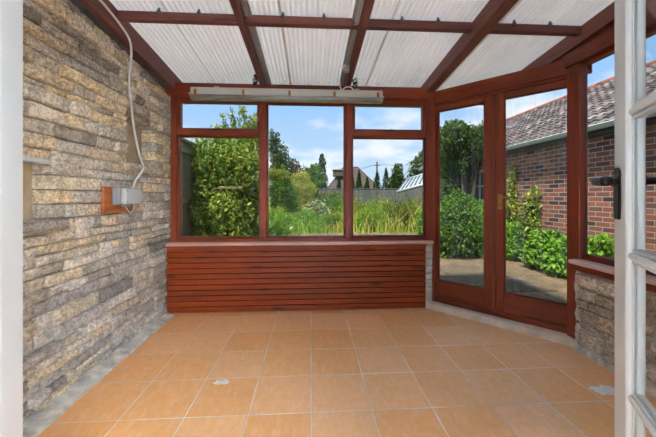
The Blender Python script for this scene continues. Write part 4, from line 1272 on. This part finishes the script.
# ------------------------------------------------------------------ brick outbuilding on the right
XB = 4.32; ZE = 2.16; BY0, BY1 = -.6, 11.2
ob = empty('outbuilding', (XB, 5, -.12), label='long red-brick outbuilding with a clay tiled roof', cat='building')
wins = [(7.12, 7.92, 1.0, 1.84), (8.95, 9.5, .1, 1.95)]
mb = MB()
ys = sorted({BY0, BY1} | {w[i] for w in wins for i in (0, 1)}); zs = sorted({-.12, ZE} | {w[i] for w in wins for i in (2, 3)})
for a, b in zip(ys, ys[1:]):
    for c, d in zip(zs, zs[1:]):
        if any(w[0] <= a and b <= w[1] and w[2] <= c and d <= w[3] for w in wins): continue
        mb.box(XB, XB + .22, a, b, c, d, .0)
mb.box(XB, XB + 4, BY1 - .22, BY1, -.12, ZE, .0); mb.box(XB, XB + 4, BY0, BY0 + .22, -.12, ZE, .0)
RX, RZ = XB + 2.05, 3.60
for y in (BY0 + .05, BY1 - .05):
    mb.add([(XB, y, ZE), (XB + 4.1, y, ZE), (RX, y, RZ - .1)], [[0, 1, 2]])
mb.build('walls', BRICK, ob)
for i, (a, b, c, d) in enumerate(wins):
    mb = MB()
    def fr(y0_, y1_, z0_, z1_): mb.box(XB + .02, XB + .09, y0_, y1_, z0_, z1_, .004)
    fr(a, a + .07, c, d); fr(b - .07, b, c, d); fr(a + .07, b - .07, c, c + .07); fr(a + .07, b - .07, d - .07, d)
    if i == 0:
        fr((a + b) / 2 - .02, (a + b) / 2 + .02, c + .07, d - .07); fr(a + .07, b - .07, (c + d) / 2 - .02, (c + d) / 2 + .02)
        mb.box(XB - .05, XB + .02, a - .06, b + .06, c - .06, c, .005)
    w_ = mb.build('window' if i == 0 else 'side_door', WHITE, ob)
    mb = MB(); mb.box(XB + .05, XB + .06, a + .03, b - .03, c + .03, d - .03, .0); mb.build('pane', mat_plain('dark_pane', c8(84, 92, 98), .1, .1, 2) if i == 0 else WHITE, w_)
mb = MB()
slope = math.atan2(RZ - ZE - .02, RX - XB + .18)
EX, EZ = XB - .18, ZE + .04
L = math.hypot(RX - EX, RZ - EZ); nrow = 16; rowh = L / nrow
cs, sn = math.cos(slope), math.sin(slope)
vs = []; fs = []
wv = .15
ncol = int((BY1 - BY0 + .3) / wv)
for side in (0, 1):
    for r_ in range(nrow):
        for cidx in range(ncol):
            y0_ = BY0 - .1 + cidx * wv
            b = len(mb.v); vv = []
            jit = random.uniform(-.004, .004)
            for (s_, lift) in ((r_ * rowh - .02, .030 + jit), (r_ * rowh + rowh + .02, .006 + jit)):
                for k in range(6):
                    u = k / 5
                    hgt = lift + .015 * math.cos(u * 2 * math.pi) 
                    px = EX + s_ * cs - hgt * sn; pz = EZ + s_ * sn + hgt * cs
                    if side: px = 2 * RX - px
                    vv.append((px, y0_ + u * (wv + .01), pz))
            for k in range(6): # front lip
                p_ = vv[k]; vv.append((p_[0] + .012 * sn * (1 if not side else -1), p_[1], p_[2] - .02))
            q_ = []
            for k in range(5):
                q_.append([k, k + 6, k + 7, k + 1]); q_.append([k, k + 1, k + 13, k + 12])
            if not side: q_ = [z_[::-1] for z_ in q_]
            mb.add(vv, q_, None, False)
    if side == 0: pass
mb.build('roof_tiles', CLAY, ob)
mb = MB()
y = BY0 - .15
while y < BY1 + .1:
    mb.tube([(RX, y + .005, RZ + .0), (RX, y + .43, RZ + .0)], .085, 12, 1); y += .44
mb.build('ridge_tiles', RIDGE, ob)
mb = MB(); mb.box(XB - .13, XB - .0, BY0, BY1, ZE - .10, ZE + .03, .006); mb.build('fascia', DARKF, ob)
vs = []; fs = []; npf = 9
xs = np.linspace(BY0, BY1, 12)
for y in xs:
    for k in range(npf):
        a = math.pi + math.pi * k / (npf - 1)
        vs.append((XB - .19 + .06 * math.cos(a), y, ZE + .025 + .06 * math.sin(a)))
for i in range(len(xs) - 1):
    for k in range(npf - 1):
        a = i * npf + k; fs.append([a, a + 1, a + npf + 1, a + npf])
mb = MB(); mb.add(vs, fs, None, True)
mb.tube([(XB - .25, BY0, ZE + .025), (XB - .25, BY1, ZE + .025)], .012, 6, 1)
mb.build('gutter', GUTTER_P, ob)

# plants along the brick wall
def along(px, Xp):                      # depth at which the line X = Xp is seen at column px
    r = ray(px, 196); return Xp * r.y / r.x
def wall_bush(lab, px, top_y, w, mat, n, size, Xp=4.0, name='wall_plant', hfrac=1.0, depth=.28):
    Y = along(px, Xp); r = ray(px, top_y); top = EYE + r.z * (Y / r.y); z0 = -.09
    H = top - z0
    bush(name, lab, 'shrub', (Xp, Y, z0), [(0, 0, H * .3, depth, w, H * .32), (.03, w * .3, H * .55, depth * .85, w * .75, H * .32), (.06, -w * .2, H * .72, depth * .6, w * .5, H * .25)], n, size, mat, zmin=-.07)
wall_bush('bushy green plant against the brick wall, seen beside the brass handle', 514, 220, .34, L_BRIGHT, 2600, .075, 3.98)
wall_bush('tall climbing weed on the brick wall in the handled door pane', 529, 182, .30, L_CLIMB, 1500, .075, 4.12, depth=.16)
wall_bush('large bright green weed at the foot of the brick wall', 546, 228, .38, L_BRIGHT, 3000, .08, 3.92)
wall_bush('leafy plant by the brick wall nearest the corner post', 563, 234, .32, L_BRIGHT, 2500, .08, 3.92)
wall_bush('small leafy plant below the brick wall in the side window', 594, 231, .24, L_BRIGHT, 1500, .075, 4.05)
wall_bush('thin climber high on the brick wall beside the handled door stile', 509, 158, .22, L_CLIMB, 900, .07, 4.18, depth=.1)
# low strays creeping onto the flags
for px, py, lab in ((548, 262, 'small weed growing between patio flags'), (477, 291, 'grass tuft growing between flags near the door meeting stile')):
    r = ray(px, py); t = (-.07 - EYE) / r.z; q = Vector((0, 0, EYE)) + r * t
    bush('patio_weed', lab, 'weed', (q.x, q.y, -.07), [(0, 0, .03, .16, .12, .05)], 320, .05, L_BRIGHT, .3, stem=.004)
# the big climber and shrub seen through the plain door
Yc = along(462, 3.85)
bush('evergreen_tree', 'tall dark evergreen climber against the outbuilding', 'tree', (3.95, Yc, -.09),
     [(0, .9, 2.3, .4, .6, .62), (-.15, 0, 2.75, .40, .5, .40), (0, 1.3, 2.6, .4, .6, .5), (0, .6, 1.5, .3, .42, .6), (.05, -.6, 2.55, .3, .5, .42), (-.1, .5, 3.0, .35, .5, .30), (0, .5, .8, .25, .4, .6), (0, 0, 2.2, .3, .6, .4)], 10500, .10, L_DARK, .5, .4, .07, zmin=-.05)
bush('broad_shrub', 'broad mid-green shrub at the patio edge below the dark climber', 'shrub', (2.93, 5.95, -.07),
     [(0, 0, .5, .55, .42, .55), (.45, .2, .45, .45, .4, .5), (-.25, .35, .55, .45, .4, .55), (.15, .2, .95, .36, .35, .42)], 7000, .075, L_MID, .5, .45, .03, zmin=-.05)
bush('garden_shrub', 'bright shrub beside the brick wall left of the meeting stile', 'shrub', (3.56, 6.0, -.07),
     [(0, 0, .42, .32, .4, .45), (.1, .2, .75, .28, .3, .4)], 2600, .075, L_BRIGHT, .5, .45, .02, zmin=-.05)

# ------------------------------------------------------------------ sky and sun
w = D.worlds.new('sky'); SC.world = w; w.use_nodes = True
t = w.node_tree; t.nodes.clear()
def wn(typ): return t.nodes.new('ShaderNode' + typ)
tc = wn('TexCoord'); sp = wn('SeparateXYZ'); t.links.new(tc.outputs['Generated'], sp.inputs[0])
gr = wn('ValToRGB'); t.links.new(sp.outputs['Z'], gr.inputs[0])
e = gr.color_ramp.elements
e[0].position = 0.0; e[0].color = (*c8(212, 228, 246), 1)
e[1].position = .55; e[1].color = (*c8(120, 176, 240), 1)
q = e.new(.12); q.color = (*c8(188, 216, 246), 1)
q = e.new(.28); q.color = (*c8(158, 200, 246), 1)
dz = wn('Math'); dz.operation = 'ADD'; dz.inputs[1].default_value = .22; t.links.new(sp.outputs['Z'], dz.inputs[0])
dx = wn('Math'); dx.operation = 'DIVIDE'; t.links.new(sp.outputs['X'], dx.inputs[0]); t.links.new(dz.outputs[0], dx.inputs[1])
dy = wn('Math'); dy.operation = 'DIVIDE'; t.links.new(sp.outputs['Y'], dy.inputs[0]); t.links.new(dz.outputs[0], dy.inputs[1])
cx = wn('CombineXYZ'); t.links.new(dx.outputs[0], cx.inputs[0]); t.links.new(dy.outputs[0], cx.inputs[1]); cx.inputs[2].default_value = 3.3
nz = wn('TexNoise'); t.links.new(cx.outputs[0], nz.inputs['Vector']); nz.inputs['Scale'].default_value = 1.35; nz.inputs['Detail'].default_value = 7; nz.inputs['Roughness'].default_value = .55
cr = wn('ValToRGB'); t.links.new(nz.outputs['Fac'], cr.inputs[0]); cr.color_ramp.elements[0].position = .47; cr.color_ramp.elements[1].position = .64
mx = wn('Mix'); mx.data_type = 'RGBA'; t.links.new(cr.outputs[0], mx.inputs['Factor']); t.links.new(gr.outputs[0], mx.inputs[6]); mx.inputs[7].default_value = (.93, .94, .96, 1)
bg = wn('Background'); t.links.new(mx.outputs[2], bg.inputs[0]); bg.inputs[1].default_value = .49
wo = wn('OutputWorld'); t.links.new(bg.outputs[0], wo.inputs[0])

sd = D.lights.new('sun', 'SUN'); sun = D.objects.new('sun', sd); COL.objects.link(sun)
sd.energy = 3.2; sd.angle = R(6); sd.color = (1, .96, .9)
sun.rotation_euler = Vector((.30, .38, -.87)).to_track_quat('-Z', 'Y').to_euler()

SC.view_settings.view_transform = 'Standard'
SC.view_settings.look = 'None'
SC.view_settings.gamma = 1.0
SC.view_settings.use_curve_mapping = False
SC.view_settings.exposure = 1.2
SC.cycles.max_bounces = 12
SC.cycles.diffuse_bounces = 6
SC.cycles.transmission_bounces = 8
SC.cycles.transparent_max_bounces = 24
SC.cycles.sample_clamp_indirect = 6
SC.cycles.use_denoising = True
